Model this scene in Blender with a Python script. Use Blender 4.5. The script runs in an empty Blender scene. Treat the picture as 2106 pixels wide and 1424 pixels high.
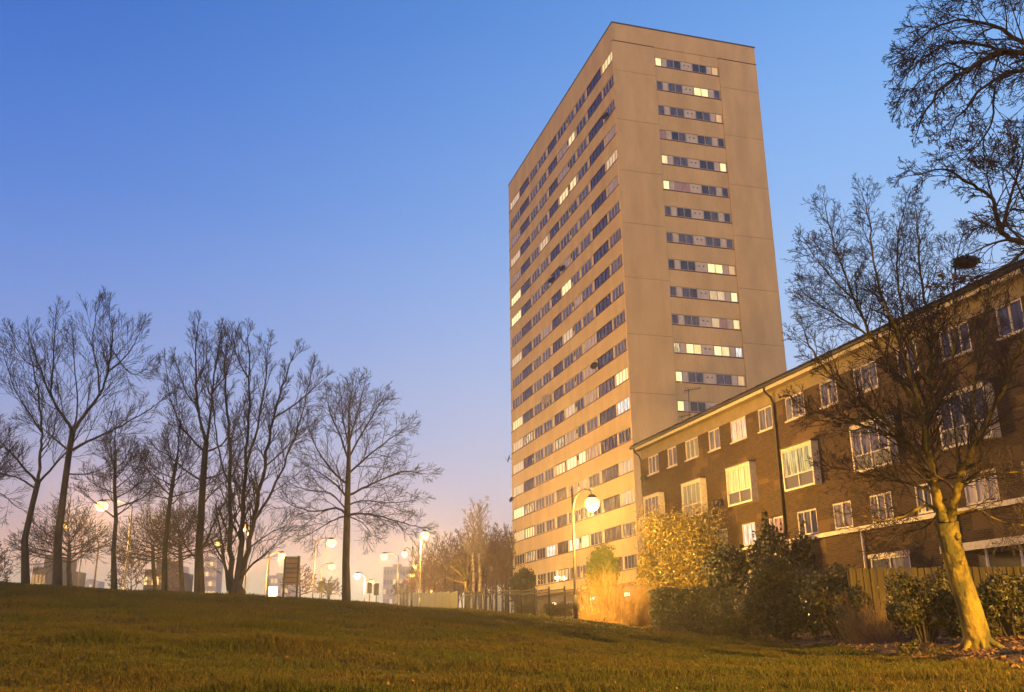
import bpy, math, random
import numpy as np
from mathutils import Vector, Matrix

random.seed(7)
RNG = np.random.default_rng(7)
PI = math.pi
SC = bpy.context.scene
COL = SC.collection

# ------------------------------------------------------------------ camera
F_PX, PITCH, ROLL = 1947.2, 0.29960, -0.0119      # focal length in photo pixels, tilt up, roll
cam_data = bpy.data.cameras.new('camera')
cam_data.sensor_width = 36.0
cam_data.lens = F_PX / 2106 * 36.0
cam_data.clip_start = 0.1
cam_data.clip_end = 3000
cam = bpy.data.objects.new('camera', cam_data)
COL.objects.link(cam)
cp, sp = math.cos(PITCH), math.sin(PITCH)
cr, sr = math.cos(ROLL), math.sin(ROLL)
cR = Vector((1, 0, 0)); cF = Vector((0, cp, sp)); cU = Vector((0, -sp, cp))
R2 = cR * cr + cU * sr
U2 = cU * cr - cR * sr
cam.matrix_world = Matrix(((R2.x, U2.x, -cF.x, 0), (R2.y, U2.y, -cF.y, 0), (R2.z, U2.z, -cF.z, 0), (0, 0, 0, 1)))
SC.camera = cam

def at(x, y, Y):
    """world point seen at photo position (x, y) and standing Y metres in front of the eye"""
    d = cF + R2 * ((x - 1053) / F_PX) - U2 * ((y - 712) / F_PX)
    return d * (Y / d.y)

# ------------------------------------------------------------------ sky, city-glow lamp, exposure
SC.view_settings.view_transform = 'Standard'
SC.view_settings.look = 'None'
SC.view_settings.exposure = 0.0
SC.view_settings.gamma = 1.0
SC.view_settings.use_curve_mapping = False
SC.render.engine = 'CYCLES'
SC.cycles.use_denoising = True
SC.cycles.max_bounces = 6
SC.cycles.diffuse_bounces = 2
SC.cycles.glossy_bounces = 2
SC.cycles.transmission_bounces = 2
SC.cycles.volume_bounces = 1
SC.cycles.sample_clamp_indirect = 3.0
SC.cycles.use_light_tree = True

def s2l(c):
    return tuple((v / 12.92 if v <= 0.04045 else ((v + 0.055) / 1.055) ** 2.4) for v in c)

def hexl(h):
    h = h.lstrip('#')
    return s2l(tuple(int(h[i:i + 2], 16) / 255 for i in (0, 2, 4)))

world = bpy.data.worlds.new('World')
SC.world = world
world.use_nodes = True
wn = world.node_tree.nodes; wl = world.node_tree.links
wn.clear()
w_out = wn.new('ShaderNodeOutputWorld')
w_bg = wn.new('ShaderNodeBackground')
w_tc = wn.new('ShaderNodeTexCoord')
w_sep = wn.new('ShaderNodeSeparateXYZ')
wl.new(w_tc.outputs['Generated'], w_sep.inputs[0])

def w_ramp(stops):
    r = wn.new('ShaderNodeValToRGB')
    r.color_ramp.interpolation = 'B_SPLINE'
    el = r.color_ramp.elements
    while len(el) > 1:
        el.remove(el[-1])
    for i_, st in enumerate(stops):
        e = el[0] if i_ == 0 else el.new(st[0])
        e.position = st[0]
        g_ = st[2] if len(st) > 2 else 1.0
        e.color = (*(v_ * g_ for v_ in hexl(st[1])), 1)
    wl.new(w_sep.outputs['Z'], r.inputs[0])
    return r
# dusk sky: city glow at the horizon, lavender above it, deepening blue overhead; the west (right) side still paler
SKY_L = [(0.0, '#ffc684', 1.35), (0.045, '#ffca90', 1.3), (0.09, '#eabca4', 1.03), (0.14, '#b9b0ca'), (0.20, '#9eacd8'), (0.30, '#7c9adf'),
         (0.42, '#5585da'), (0.58, '#3268c6'), (0.78, '#2456aa'), (1.0, '#1c448a')]
SKY_R = [(0.0, '#ffdaa4', 1.4), (0.045, '#ffdeb4', 1.3), (0.09, '#f0d8cc', 1.03), (0.14, '#d6d8ec'), (0.20, '#c8d8f6'), (0.30, '#b6d2fa'),
         (0.42, '#98c4fb'), (0.58, '#72acf4'), (0.78, '#4080d2'), (1.0, '#2454a0')]
ra = w_ramp(SKY_L); rb = w_ramp(SKY_R)
w_map = wn.new('ShaderNodeMapRange')
w_map.interpolation_type = 'SMOOTHSTEP'
w_map.inputs['From Min'].default_value = -0.62
w_map.inputs['From Max'].default_value = 0.50
wl.new(w_sep.outputs['X'], w_map.inputs['Value'])
w_mix = wn.new('ShaderNodeMix'); w_mix.data_type = 'RGBA'
wl.new(w_map.outputs[0], w_mix.inputs[0])
wl.new(ra.outputs[0], w_mix.inputs[6]); wl.new(rb.outputs[0], w_mix.inputs[7])
wl.new(w_mix.outputs[2], w_bg.inputs['Color'])
w_bg.inputs['Strength'].default_value = 1.0
wl.new(w_bg.outputs[0], w_out.inputs[0])

city_glow_data = bpy.data.lights.new('city_glow', 'SUN')  # warm directional lamp added to stand in for city glow on the facades
city_glow_data.energy = 2.15
city_glow_data.color = (1.0, 0.50, 0.12)
city_glow_data.angle = math.radians(22)
city_glow = bpy.data.objects.new('city_glow', city_glow_data)
COL.objects.link(city_glow)
CITY_GLOW_DIR = Vector((-0.45, -0.87, 0.055)).normalized()          # towards the light
city_glow.rotation_euler = CITY_GLOW_DIR.to_track_quat('Z', 'Y').to_euler()

SODIUM = (1.0, 0.52, 0.09)
HAZE = 0.0008

# ------------------------------------------------------------------ materials
def mat(name, base, rough=0.85, spec=0.3, var=0.0, scale=3.0, col2=None, bump=0.0, bscale=None, emis=None,
        estr=0.0, metal=0.0, stretch=None, rand=0.0, trans=0.0):
    m = bpy.data.materials.new(name)
    m.use_nodes = True
    nt = m.node_tree; N = nt.nodes; L = nt.links
    b = N['Principled BSDF']
    b.inputs['Roughness'].default_value = rough
    b.inputs['Specular IOR Level'].default_value = spec
    b.inputs['Metallic'].default_value = metal
    b.inputs['Base Color'].default_value = (*base, 1)
    m['pb'] = 1
    tc = N.new('ShaderNodeTexCoord')
    mp = N.new('ShaderNodeMapping')
    L.new(tc.outputs['Object'], mp.inputs[0])
    if stretch:
        mp.inputs['Scale'].default_value = stretch
    if col2 is not None:
        n = N.new('ShaderNodeTexNoise')
        n.inputs['Scale'].default_value = scale
        n.inputs['Detail'].default_value = 6
        n.inputs['Roughness'].default_value = 0.6
        L.new(mp.outputs[0], n.inputs['Vector'])
        mr = N.new('ShaderNodeMapRange')
        mr.inputs['From Min'].default_value = 0.5 - 0.25 / max(var, 0.01) * 0.5
        mr.inputs['From Max'].default_value = 0.5 + 0.25 / max(var, 0.01) * 0.5
        L.new(n.outputs['Fac'], mr.inputs['Value'])
        mx = N.new('ShaderNodeMix'); mx.data_type = 'RGBA'
        mx.inputs[6].default_value = (*base, 1); mx.inputs[7].default_value = (*col2, 1)
        L.new(mr.outputs[0], mx.inputs[0])
        src = mx.outputs[2]
        if rand > 0:
            oi = N.new('ShaderNodeObjectInfo')
            hv = N.new('ShaderNodeHueSaturation')
            m2 = N.new('ShaderNodeMapRange')
            m2.inputs['To Min'].default_value = 1 - rand; m2.inputs['To Max'].default_value = 1 + rand
            L.new(oi.outputs['Random'], m2.inputs['Value'])
            L.new(m2.outputs[0], hv.inputs['Value'])
            L.new(src, hv.inputs['Color'])
            src = hv.outputs[0]
        L.new(src, b.inputs['Base Color'])
    if bump > 0:
        n2 = N.new('ShaderNodeTexNoise')
        n2.inputs['Scale'].default_value = bscale or scale * 4
        n2.inputs['Detail'].default_value = 5
        L.new(mp.outputs[0], n2.inputs['Vector'])
        bp = N.new('ShaderNodeBump')
        bp.inputs['Strength'].default_value = bump
        bp.inputs['Distance'].default_value = 0.05
        L.new(n2.outputs['Fac'], bp.inputs['Height'])
        L.new(bp.outputs[0], b.inputs['Normal'])
    if emis is not None:
        b.inputs['Emission Color'].default_value = (*emis, 1)
        b.inputs['Emission Strength'].default_value = estr
    return m

def pane_mat(name, dark, light, rough=0.06, spec=0.6, emis=None, estr=0.0, folds=9.0, noise=1.0):
    """window glass with what hangs behind it: curtain folds, nets, a lit room"""
    m = bpy.data.materials.new(name)
    m.use_nodes = True
    N = m.node_tree.nodes; L = m.node_tree.links
    b = N['Principled BSDF']
    b.inputs['Roughness'].default_value = rough
    b.inputs['Specular IOR Level'].default_value = spec
    geo = N.new('ShaderNodeTexCoord'); oi = N.new('ShaderNodeObjectInfo')
    sep = N.new('ShaderNodeSeparateXYZ'); L.new(geo.outputs['Object'], sep.inputs[0])
    cmb = N.new('ShaderNodeCombineXYZ')
    mul = N.new('ShaderNodeMath'); mul.operation = 'MULTIPLY'; mul.inputs[1].default_value = folds
    L.new(sep.outputs['X'], mul.inputs[0])
    mz = N.new('ShaderNodeMath'); mz.operation = 'MULTIPLY'; mz.inputs[1].default_value = 0.9
    L.new(sep.outputs['Z'], mz.inputs[0])
    mw = N.new('ShaderNodeMath'); mw.operation = 'MULTIPLY'; mw.inputs[1].default_value = 57.0
    L.new(oi.outputs['Random'], mw.inputs[0])
    L.new(mul.outputs[0], cmb.inputs['X']); L.new(mz.outputs[0], cmb.inputs['Z']); L.new(mw.outputs[0], cmb.inputs['Y'])
    n = N.new('ShaderNodeTexNoise'); n.inputs['Scale'].default_value = noise; n.inputs['Detail'].default_value = 3
    L.new(cmb.outputs[0], n.inputs['Vector'])
    mr = N.new('ShaderNodeMapRange')
    mr.inputs['From Min'].default_value = 0.36; mr.inputs['From Max'].default_value = 0.64
    L.new(n.outputs['Fac'], mr.inputs['Value'])
    mx = N.new('ShaderNodeMix'); mx.data_type = 'RGBA'
    mx.inputs[6].default_value = (*dark, 1); mx.inputs[7].default_value = (*light, 1)
    L.new(mr.outputs[0], mx.inputs[0])
    if emis is None:
        L.new(mx.outputs[2], b.inputs['Base Color'])
    else:
        b.inputs['Base Color'].default_value = (0.06, 0.055, 0.05, 1)
        L.new(mx.outputs[2], b.inputs['Emission Color'])
        b.inputs['Emission Strength'].default_value = estr
    return m

M = {}
M['render'] = mat('cream_render', (0.56, 0.43, 0.23), 0.95, 0.1, 0.8, 0.55, (0.44, 0.335, 0.18), 0.8, 5, stretch=(1, 1, 0.3))
M['render_side'] = mat('cream_render_panel', (0.67, 0.48, 0.235), 0.95, 0.1, 0.8, 0.5, (0.54, 0.38, 0.185), 0.8, 5, stretch=(1, 1, 0.35))
M['joint'] = mat('panel_joint', (0.17, 0.13, 0.10), 0.95, 0.1, 1, 5, (0.12, 0.09, 0.07))
M['white'] = mat('white_frame', (0.50, 0.45, 0.38), 0.5, 0.3, 0.8, 6, (0.34, 0.30, 0.25))
M['infill'] = mat('white_infill', (0.66, 0.58, 0.48), 0.8, 0.2, 0.8, 3, (0.52, 0.46, 0.40))
M['brown_frame'] = mat('brown_frame', (0.09, 0.035, 0.035), 0.6, 0.3, 0.8, 8, (0.06, 0.025, 0.03))
M['sill'] = mat('sill_tile', (0.13, 0.05, 0.035), 0.8, 0.2, 0.8, 6, (0.09, 0.035, 0.03))
M['cap'] = mat('roof_cap', (0.10, 0.08, 0.07), 0.6, 0.3, 0.8, 6, (0.07, 0.06, 0.05))
M['metal'] = mat('dark_metal', (0.014, 0.013, 0.015), 0.6, 0.3, 0.8, 9, (0.02, 0.018, 0.016))
M['pole'] = mat('painted_pole', (0.014, 0.012, 0.014), 0.75, 0.15, 0.8, 9, (0.02, 0.018, 0.018))
M['galv'] = mat('galvanised_steel', (0.06, 0.05, 0.04), 0.45, 0.5, 0.8, 9, (0.045, 0.04, 0.035))
M['dish'] = mat('dish_grey', (0.25, 0.24, 0.23), 0.6, 0.3, 0.8, 9, (0.2, 0.19, 0.18))
M['bark'] = mat('bark', (0.065, 0.055, 0.038), 0.95, 0.1, 1.0, 5, (0.04, 0.034, 0.026), 0.8, 16, stretch=(1, 1, 0.3))
M['bark_pale'] = mat('smooth_bark', (0.24, 0.175, 0.028), 0.9, 0.15, 1.8, 3.5, (0.085, 0.075, 0.02), 1.0, 12, stretch=(1, 1, 0.6))
M['birch'] = mat('birch_bark', (0.22, 0.19, 0.16), 0.85, 0.1, 1.5, 3, (0.14, 0.11, 0.09), 0.4, 9, stretch=(1, 1, 2.0))
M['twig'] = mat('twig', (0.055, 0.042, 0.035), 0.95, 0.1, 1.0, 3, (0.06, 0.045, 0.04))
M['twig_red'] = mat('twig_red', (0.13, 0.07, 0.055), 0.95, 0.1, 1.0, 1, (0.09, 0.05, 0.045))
M['stem'] = mat('dry_stem', (0.26, 0.17, 0.07), 0.8, 0.2, 1.0, 2, (0.18, 0.11, 0.045))
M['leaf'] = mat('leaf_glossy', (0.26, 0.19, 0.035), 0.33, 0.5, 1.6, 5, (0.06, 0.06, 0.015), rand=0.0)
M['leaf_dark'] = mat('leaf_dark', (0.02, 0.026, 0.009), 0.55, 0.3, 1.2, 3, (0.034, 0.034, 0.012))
M['leaf_hedge'] = mat('leaf_hedge', (0.05, 0.065, 0.018), 0.6, 0.3, 1.2, 3, (0.085, 0.08, 0.025))
M['leaf_gold'] = mat('leaf_golden_conifer', (0.16, 0.19, 0.02), 0.7, 0.2, 1.2, 2, (0.10, 0.14, 0.015))
M['leaf_mid'] = mat('leaf_evergreen', (0.095, 0.08, 0.02), 0.45, 0.35, 1.2, 4, (0.025, 0.03, 0.01))
M['dead_leaf'] = mat('dead_leaf', (0.22, 0.12, 0.05), 0.8, 0.2, 1.4, 9, (0.12, 0.07, 0.035))
M['board'] = mat('fence_board', (0.14, 0.105, 0.032), 0.85, 0.15, 1.4, 2.0, (0.085, 0.065, 0.02), 0.3, 20, stretch=(1, 1, 0.15), rand=0.15)
M['soil'] = mat('soil', (0.10, 0.065, 0.04), 0.95, 0.1, 1.2, 2.5, (0.055, 0.038, 0.025), 1.0, 18)
M['asphalt'] = mat('asphalt', (0.05, 0.05, 0.05), 0.7, 0.4, 1.0, 2, (0.04, 0.04, 0.04), 0.4, 40)
M['far_wall'] = mat('far_wall', (0.42, 0.27, 0.15), 0.9, 0.1, 0.8, 0.2, (0.36, 0.23, 0.13))
M['far_dark'] = mat('far_dark_wall', (0.12, 0.09, 0.075), 0.9, 0.1, 0.8, 0.2, (0.10, 0.08, 0.07))
M['signback'] = mat('sign_back', (0.13, 0.09, 0.07), 0.7, 0.2, 0.8, 3, (0.10, 0.07, 0.055))
M['rooftile'] = mat('roof_tile', (0.05, 0.035, 0.03), 0.85, 0.2, 1.0, 5, (0.035, 0.027, 0.024), rand=0.3)
M['cream_board'] = mat('cream_board', (0.20, 0.16, 0.10), 0.7, 0.2, 0.8, 1.5, (0.155, 0.12, 0.075))
M['panel_dark'] = mat('bay_panel', (0.045, 0.04, 0.06), 0.3, 0.5, 0.8, 3, (0.035, 0.03, 0.045))
P_ = {
    'dark': pane_mat('pane_dark', (0.015, 0.015, 0.03), (0.06, 0.055, 0.075), noise=0.8),
    'net': pane_mat('pane_net_curtain', (0.05, 0.05, 0.075), (0.15, 0.135, 0.17), noise=1.0),
    'white': pane_mat('pane_white_curtain', (0.32, 0.28, 0.25), (0.55, 0.48, 0.40), noise=0.8),
    'pink': pane_mat('pane_pink_curtain', (0.38, 0.20, 0.17), (0.52, 0.30, 0.25), noise=0.8),
    'green': pane_mat('pane_green_curtain', (0.12, 0.14, 0.10), (0.20, 0.22, 0.15), noise=0.8),
    'lit': pane_mat('pane_lit', (1.0, 0.62, 0.18), (1.0, 0.82, 0.40), emis=1, estr=1.1, noise=1.1, folds=3),
    'bright': pane_mat('pane_bright', (1.0, 0.72, 0.24), (1.0, 0.88, 0.46), emis=1, estr=1.4, noise=1.0, folds=2),
    'cool': pane_mat('pane_lit_white', (0.45, 0.42, 0.40), (1.0, 0.97, 0.85), emis=1, estr=1.15, noise=2.2, folds=3),
    'amber': pane_mat('pane_amber', (0.85, 0.42, 0.12), (0.98, 0.60, 0.22), emis=1, estr=0.85, noise=0.9, folds=7),
    'dim': pane_mat('pane_dim_lit', (0.80, 0.48, 0.20), (1.0, 0.72, 0.38), emis=1, estr=0.8, noise=1.1, folds=6),
    'pinklit': pane_mat('pane_pink_lit', (0.90, 0.28, 0.14), (1.0, 0.70, 0.42), emis=1, estr=1.1, noise=1.3, folds=6),
    'part': pane_mat('pane_partly_lit', (0.04, 0.025, 0.03), (1.0, 0.75, 0.35), emis=1, estr=1.0, noise=2.0, folds=4),
    'greenlit': pane_mat('pane_lit_blinds', (0.12, 0.10, 0.04), (0.80, 0.72, 0.25), emis=1, estr=0.8, noise=1.1, folds=8),
    'party': pane_mat('pane_red_lights', (0.03, 0.015, 0.02), (1.0, 0.35, 0.25), emis=1, estr=0.7, noise=2.6, folds=2.5),
}

def brick_material():
    m = bpy.data.materials.new('brickwork')
    m.use_nodes = True
    N = m.node_tree.nodes; L = m.node_tree.links
    b = N['Principled BSDF']; b.inputs['Roughness'].default_value = 0.92
    b.inputs['Specular IOR Level'].default_value = 0.15
    tc = N.new('ShaderNodeTexCoord'); sep = N.new('ShaderNodeSeparateXYZ'); cmb = N.new('ShaderNodeCombineXYZ')
    L.new(tc.outputs['Object'], sep.inputs[0])
    ad = N.new('ShaderNodeMath'); ad.operation = 'ADD'
    L.new(sep.outputs['X'], ad.inputs[0]); L.new(sep.outputs['Y'], ad.inputs[1])
    L.new(ad.outputs[0], cmb.inputs['X']); L.new(sep.outputs['Z'], cmb.inputs['Y'])
    br = N.new('ShaderNodeTexBrick')
    br.inputs['Scale'].default_value = 1.0
    br.inputs['Brick Width'].default_value = 0.225
    br.inputs['Row Height'].default_value = 0.075
    br.inputs['Mortar Size'].default_value = 0.007
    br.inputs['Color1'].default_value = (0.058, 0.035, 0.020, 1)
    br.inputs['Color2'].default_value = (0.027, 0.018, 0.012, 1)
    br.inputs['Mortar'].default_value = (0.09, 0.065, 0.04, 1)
    L.new(cmb.outputs[0], br.inputs['Vector'])
    # odd stepped patches of lighter replacement bricks, brick by brick
    snap = N.new('ShaderNodeVectorMath'); snap.operation = 'SNAP'
    snap.inputs[1].default_value = (0.45, 0.225, 1)
    L.new(cmb.outputs[0], snap.inputs[0])
    n = N.new('ShaderNodeTexNoise'); n.inputs['Scale'].default_value = 0.55; n.inputs['Detail'].default_value = 2
    L.new(snap.outputs[0], n.inputs['Vector'])
    th = N.new('ShaderNodeMapRange'); th.inputs['From Min'].default_value = 0.585; th.inputs['From Max'].default_value = 0.60
    L.new(n.outputs['Fac'], th.inputs['Value'])
    mx = N.new('ShaderNodeMix'); mx.data_type = 'RGBA'; mx.inputs[7].default_value = (0.12, 0.075, 0.036, 1)
    ms = N.new('ShaderNodeMath'); ms.operation = 'MULTIPLY'; ms.inputs[1].default_value = 0.6
    L.new(th.outputs[0], ms.inputs[0]); L.new(ms.outputs[0], mx.inputs[0]); L.new(br.outputs['Color'], mx.inputs[6])
    n3 = N.new('ShaderNodeTexNoise'); n3.inputs['Scale'].default_value = 0.5; n3.inputs['Detail'].default_value = 6
    L.new(cmb.outputs[0], n3.inputs['Vector'])
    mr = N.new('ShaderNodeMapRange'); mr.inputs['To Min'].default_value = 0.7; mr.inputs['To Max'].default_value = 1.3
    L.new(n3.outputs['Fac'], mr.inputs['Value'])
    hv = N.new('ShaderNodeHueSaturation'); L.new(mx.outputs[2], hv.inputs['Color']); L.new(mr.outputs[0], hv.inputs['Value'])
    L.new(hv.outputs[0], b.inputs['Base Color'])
    bp = N.new('ShaderNodeBump'); bp.inputs['Strength'].default_value = 0.6; bp.inputs['Distance'].default_value = 0.01
    L.new(br.outputs['Fac'], bp.inputs['Height']); bp.invert = True
    L.new(bp.outputs[0], b.inputs['Normal'])
    return m
M['brick'] = brick_material()

def grass_mat(name, a, b_, c, rough=0.9, bump=0.0):
    m = bpy.data.materials.new(name); m.use_nodes = True
    N = m.node_tree.nodes; L = m.node_tree.links
    b = N['Principled BSDF']; b.inputs['Roughness'].default_value = rough; b.inputs['Specular IOR Level'].default_value = 0.15
    tc = N.new('ShaderNodeTexCoord')
    n1 = N.new('ShaderNodeTexNoise'); n1.inputs['Scale'].default_value = 0.45; n1.inputs['Detail'].default_value = 6
    n2 = N.new('ShaderNodeTexNoise'); n2.inputs['Scale'].default_value = 14.0; n2.inputs['Detail'].default_value = 4
    for n in (n1, n2):
        L.new(tc.outputs['Object'], n.inputs['Vector'])
    r1 = N.new('ShaderNodeMapRange'); r1.inputs['From Min'].default_value = 0.38; r1.inputs['From Max'].default_value = 0.62
    r2 = N.new('ShaderNodeMapRange'); r2.inputs['From Min'].default_value = 0.36; r2.inputs['From Max'].default_value = 0.66
    L.new(n1.outputs['Fac'], r1.inputs['Value']); L.new(n2.outputs['Fac'], r2.inputs['Value'])
    m1 = N.new('ShaderNodeMix'); m1.data_type = 'RGBA'; m1.inputs[6].default_value = (*a, 1); m1.inputs[7].default_value = (*b_, 1)
    m2 = N.new('ShaderNodeMix'); m2.data_type = 'RGBA'; m2.inputs[7].default_value = (*c, 1)
    ml = N.new('ShaderNodeMath'); ml.operation = 'MULTIPLY'; ml.inputs[1].default_value = 0.6
    L.new(r1.outputs[0], m1.inputs[0]); L.new(r2.outputs[0], ml.inputs[0]); L.new(ml.outputs[0], m2.inputs[0])
    L.new(m1.outputs[2], m2.inputs[6]); L.new(m2.outputs[2], b.inputs['Base Color'])
    if bump:
        bp = N.new('ShaderNodeBump'); bp.inputs['Strength'].default_value = bump; bp.inputs['Distance'].default_value = 0.05
        L.new(n2.outputs['Fac'], bp.inputs['Height']); L.new(bp.outputs[0], b.inputs['Normal'])
    return m
M['lawn'] = grass_mat('lawn', (0.036, 0.036, 0.006), (0.06, 0.043, 0.008), (0.022, 0.022, 0.005), bump=0.8)
M['blade'] = grass_mat('grass_blade', (0.078, 0.078, 0.009), (0.12, 0.085, 0.013), (0.028, 0.036, 0.005))

# ------------------------------------------------------------------ mesh helpers
def link(name, me, parent=None, loc=None, rz=None):
    o = bpy.data.objects.new(name, me)
    COL.objects.link(o)
    if parent is not None:
        o.parent = parent
    if loc is not None:
        o.location = loc
    if rz is not None:
        o.rotation_euler = (0, 0, rz)
    return o

def tag(o, label=None, cat=None, group=None, kind=None):
    if label: o['label'] = label
    if cat: o['category'] = cat
    if group: o['group'] = group
    if kind: o['kind'] = kind
    return o

def empty(name, loc, label=None, cat=None, group=None, rz=0.0):
    o = bpy.data.objects.new(name, None)
    COL.objects.link(o)
    o.location = loc
    o.rotation_euler = (0, 0, rz)
    o.empty_display_size = 0.2
    tag(o, label, cat, group)
    return o

def np_mesh(name, verts, faces, mats, k, smooth=False, mat_idx=None):
    """verts (n,3), faces (m,k) arrays -> mesh"""
    me = bpy.data.meshes.new(name)
    verts = np.ascontiguousarray(verts, dtype=np.float32)
    faces = np.ascontiguousarray(faces, dtype=np.int32)
    me.vertices.add(len(verts)); me.vertices.foreach_set('co', verts.ravel())
    me.loops.add(faces.size); me.loops.foreach_set('vertex_index', faces.ravel())
    me.polygons.add(len(faces))
    me.polygons.foreach_set('loop_start', np.arange(0, faces.size, k, dtype=np.int32))
    me.polygons.foreach_set('loop_total', np.full(len(faces), k, dtype=np.int32))
    for m in (mats if isinstance(mats, (list, tuple)) else [mats]):
        me.materials.append(m)
    if mat_idx is not None:
        me.polygons.foreach_set('material_index', np.asarray(mat_idx, dtype=np.int32))
    if smooth:
        me.polygons.foreach_set('use_smooth', np.ones(len(faces), dtype=bool))
    me.update()
    return me

class MB:
    def __init__(self):
        self.v = []; self.f = []; self.sm = []
    def box(self, x0, x1, y0, y1, z0, z1):
        n = len(self.v)
        self.v += [(x0, y0, z0), (x1, y0, z0), (x1, y1, z0), (x0, y1, z0), (x0, y0, z1), (x1, y0, z1), (x1, y1, z1), (x0, y1, z1)]
        self.f += [(n, n + 3, n + 2, n + 1), (n + 4, n + 5, n + 6, n + 7), (n, n + 1, n + 5, n + 4), (n + 1, n + 2, n + 6, n + 5),
                   (n + 2, n + 3, n + 7, n + 6), (n + 3, n, n + 4, n + 7)]
        self.sm += [False] * 6
        return self
    def tube(self, pts, rad, k=8, cap=True):
        pts = [Vector(p) for p in pts]
        n0 = len(self.v)
        prev = None
        for i, p in enumerate(pts):
            d = (pts[min(i + 1, len(pts) - 1)] - pts[max(i - 1, 0)])
            d = d.normalized() if d.length > 1e-9 else Vector((0, 0, 1))
            if prev is None:
                a = Vector((1, 0, 0)) if abs(d.x) < 0.8 else Vector((0, 1, 0))
                u = (a - d * a.dot(d)).normalized()
            else:
                u = (prev - d * prev.dot(d)).normalized()
            prev = u
            w = d.cross(u)
            r = rad[i] if isinstance(rad, (list, tuple)) else rad
            for j in range(k):
                t = 2 * PI * j / k
                self.v.append(tuple(p + (u * math.cos(t) + w * math.sin(t)) * r))
        for i in range(len(pts) - 1):
            for j in range(k):
                a = n0 + i * k + j; b = n0 + i * k + (j + 1) % k
                self.f.append((a, b, b + k, a + k)); self.sm.append(True)
        if cap:
            self.f.append(tuple(n0 + j for j in reversed(range(k)))); self.sm.append(False)
            e = n0 + (len(pts) - 1) * k
            self.f.append(tuple(e + j for j in range(k))); self.sm.append(False)
        return self
    def lathe(self, c, prof, k=16):
        """prof list of (radius, z)"""
        n0 = len(self.v)
        for r, z in prof:
            for j in range(k):
                t = 2 * PI * j / k
                self.v.append((c[0] + r * math.cos(t), c[1] + r * math.sin(t), c[2] + z))
        for i in range(len(prof) - 1):
            for j in range(k):
                a = n0 + i * k + j; b = n0 + i * k + (j + 1) % k
                self.f.append((a, b, b + k, a + k)); self.sm.append(True)
        self.f.append(tuple(n0 + j for j in reversed(range(k)))); self.sm.append(False)
        e = n0 + (len(prof) - 1) * k
        self.f.append(tuple(e + j for j in range(k))); self.sm.append(False)
        return self
    def quad(self, a, b, c, d):
        n = len(self.v); self.v += [tuple(a), tuple(b), tuple(c), tuple(d)]; self.f.append((n, n + 1, n + 2, n + 3)); self.sm.append(False)
        return self
    def mesh(self, name, m):
        me = bpy.data.meshes.new(name)
        me.from_pydata(self.v, [], self.f)
        me.polygons.foreach_set('use_smooth', self.sm)
        me.materials.append(m)
        me.update()
        return me
    def build(self, name, m, parent=None, loc=None, rz=None):
        return link(name, self.mesh(name, m), parent, loc, rz)

# ------------------------------------------------------------------ terrain
def slope(x, y):
    p = at(x, y, 1.0)
    return p.x, p.z
# (photo x, photo y of the lawn's visible edge, distance of that edge, heights at 60, 80, 110, 200, 600 m)
EDGE = [(-260, 1182, 42, 2.7, 2.4, 2.4, 3.0, 5), (0, 1195, 42, 2.6, 2.4, 2.4, 3.0, 5), (205, 1209, 42, 2.2, 2.0, 2.1, 3.0, 5), (420, 1219, 42, 1.8, 1.7, 2.0, 3.0, 5),
        (560, 1226, 43, 1.7, 1.6, 2.0, 3.0, 5), (715, 1238, 44, 1.6, 1.7, 2.2, 3.2, 5), (830, 1247, 46, 1.6, 2.0, 3.3, 3.6, 5), (950, 1254, 46, 1.55, 1.9, 2.4, 3.6, 5),
        (1185, 1275, 43.5, 1.15, 1.5, 2.0, 3.6, 5), (1310, 1292, 43, 0.9, 1.4, 2.0, 3.6, 5), (1500, 1312, 38, 0.8, 1.2, 2.0, 3.6, 5), (1650, 1332, 26, 0.9, 1.2, 2.0, 3.6, 5),
        (1850, 1354, 16, 0.9, 1.2, 2.0, 3.6, 5), (2106, 1378, 10.5, 0.9, 1.2, 2.0, 3.6, 5), (2500, 1400, 9.5, 0.9, 1.2, 2.0, 3.6, 5)]
EY = np.array([-50, 2.0, 7.5, 9, 10.5, 12, 13.5, 15, 17, 20.5, 23, 26, 30.5, 34, 38, 44, 50, 57, 66, 80, 110, 200, 600, 3000.0])
ET = []; EZ = []
for (x, y, Yc, z60, z80, z110, z200, z600) in EDGE:
    t, mm = slope(x, y)
    tb, mb = slope(x, 1440)
    zc = mm * Yc; z7 = mb * 7.5
    col = []
    for Y in EY:
        if Y <= 2: z = -1.5
        elif Y <= 7.5: z = z7
        elif Y <= Yc: z = z7 + (zc - z7) * (Y - 7.5) / (Yc - 7.5)
        else:
            xs = [Yc, max(66, Yc + 8), 80, 110, 200, 600, 3000]
            zs_ = [zc, z60, z80, z110, z200, z600, z600]
            if x > 1600:
                y2 = {1650: 1316, 1850: 1322, 2106: 1330}.get(x, 1338)
                xs.insert(1, Yc + 4.5); zs_.insert(1, slope(x, y2)[1] * (Yc + 4.5))
            z = float(np.interp(Y, xs, zs_))
        col.append(z)
    ET.append(t); EZ.append(col)
ET = np.array(ET); EZ = np.array(EZ)

def vnoise(x, y, s):
    return (np.sin(x * 1.7 * s + 1.3 * np.sin(y * 1.1 * s)) * np.cos(y * 2.1 * s + 0.7 * np.sin(x * 0.9 * s + 2.0)))

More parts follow.
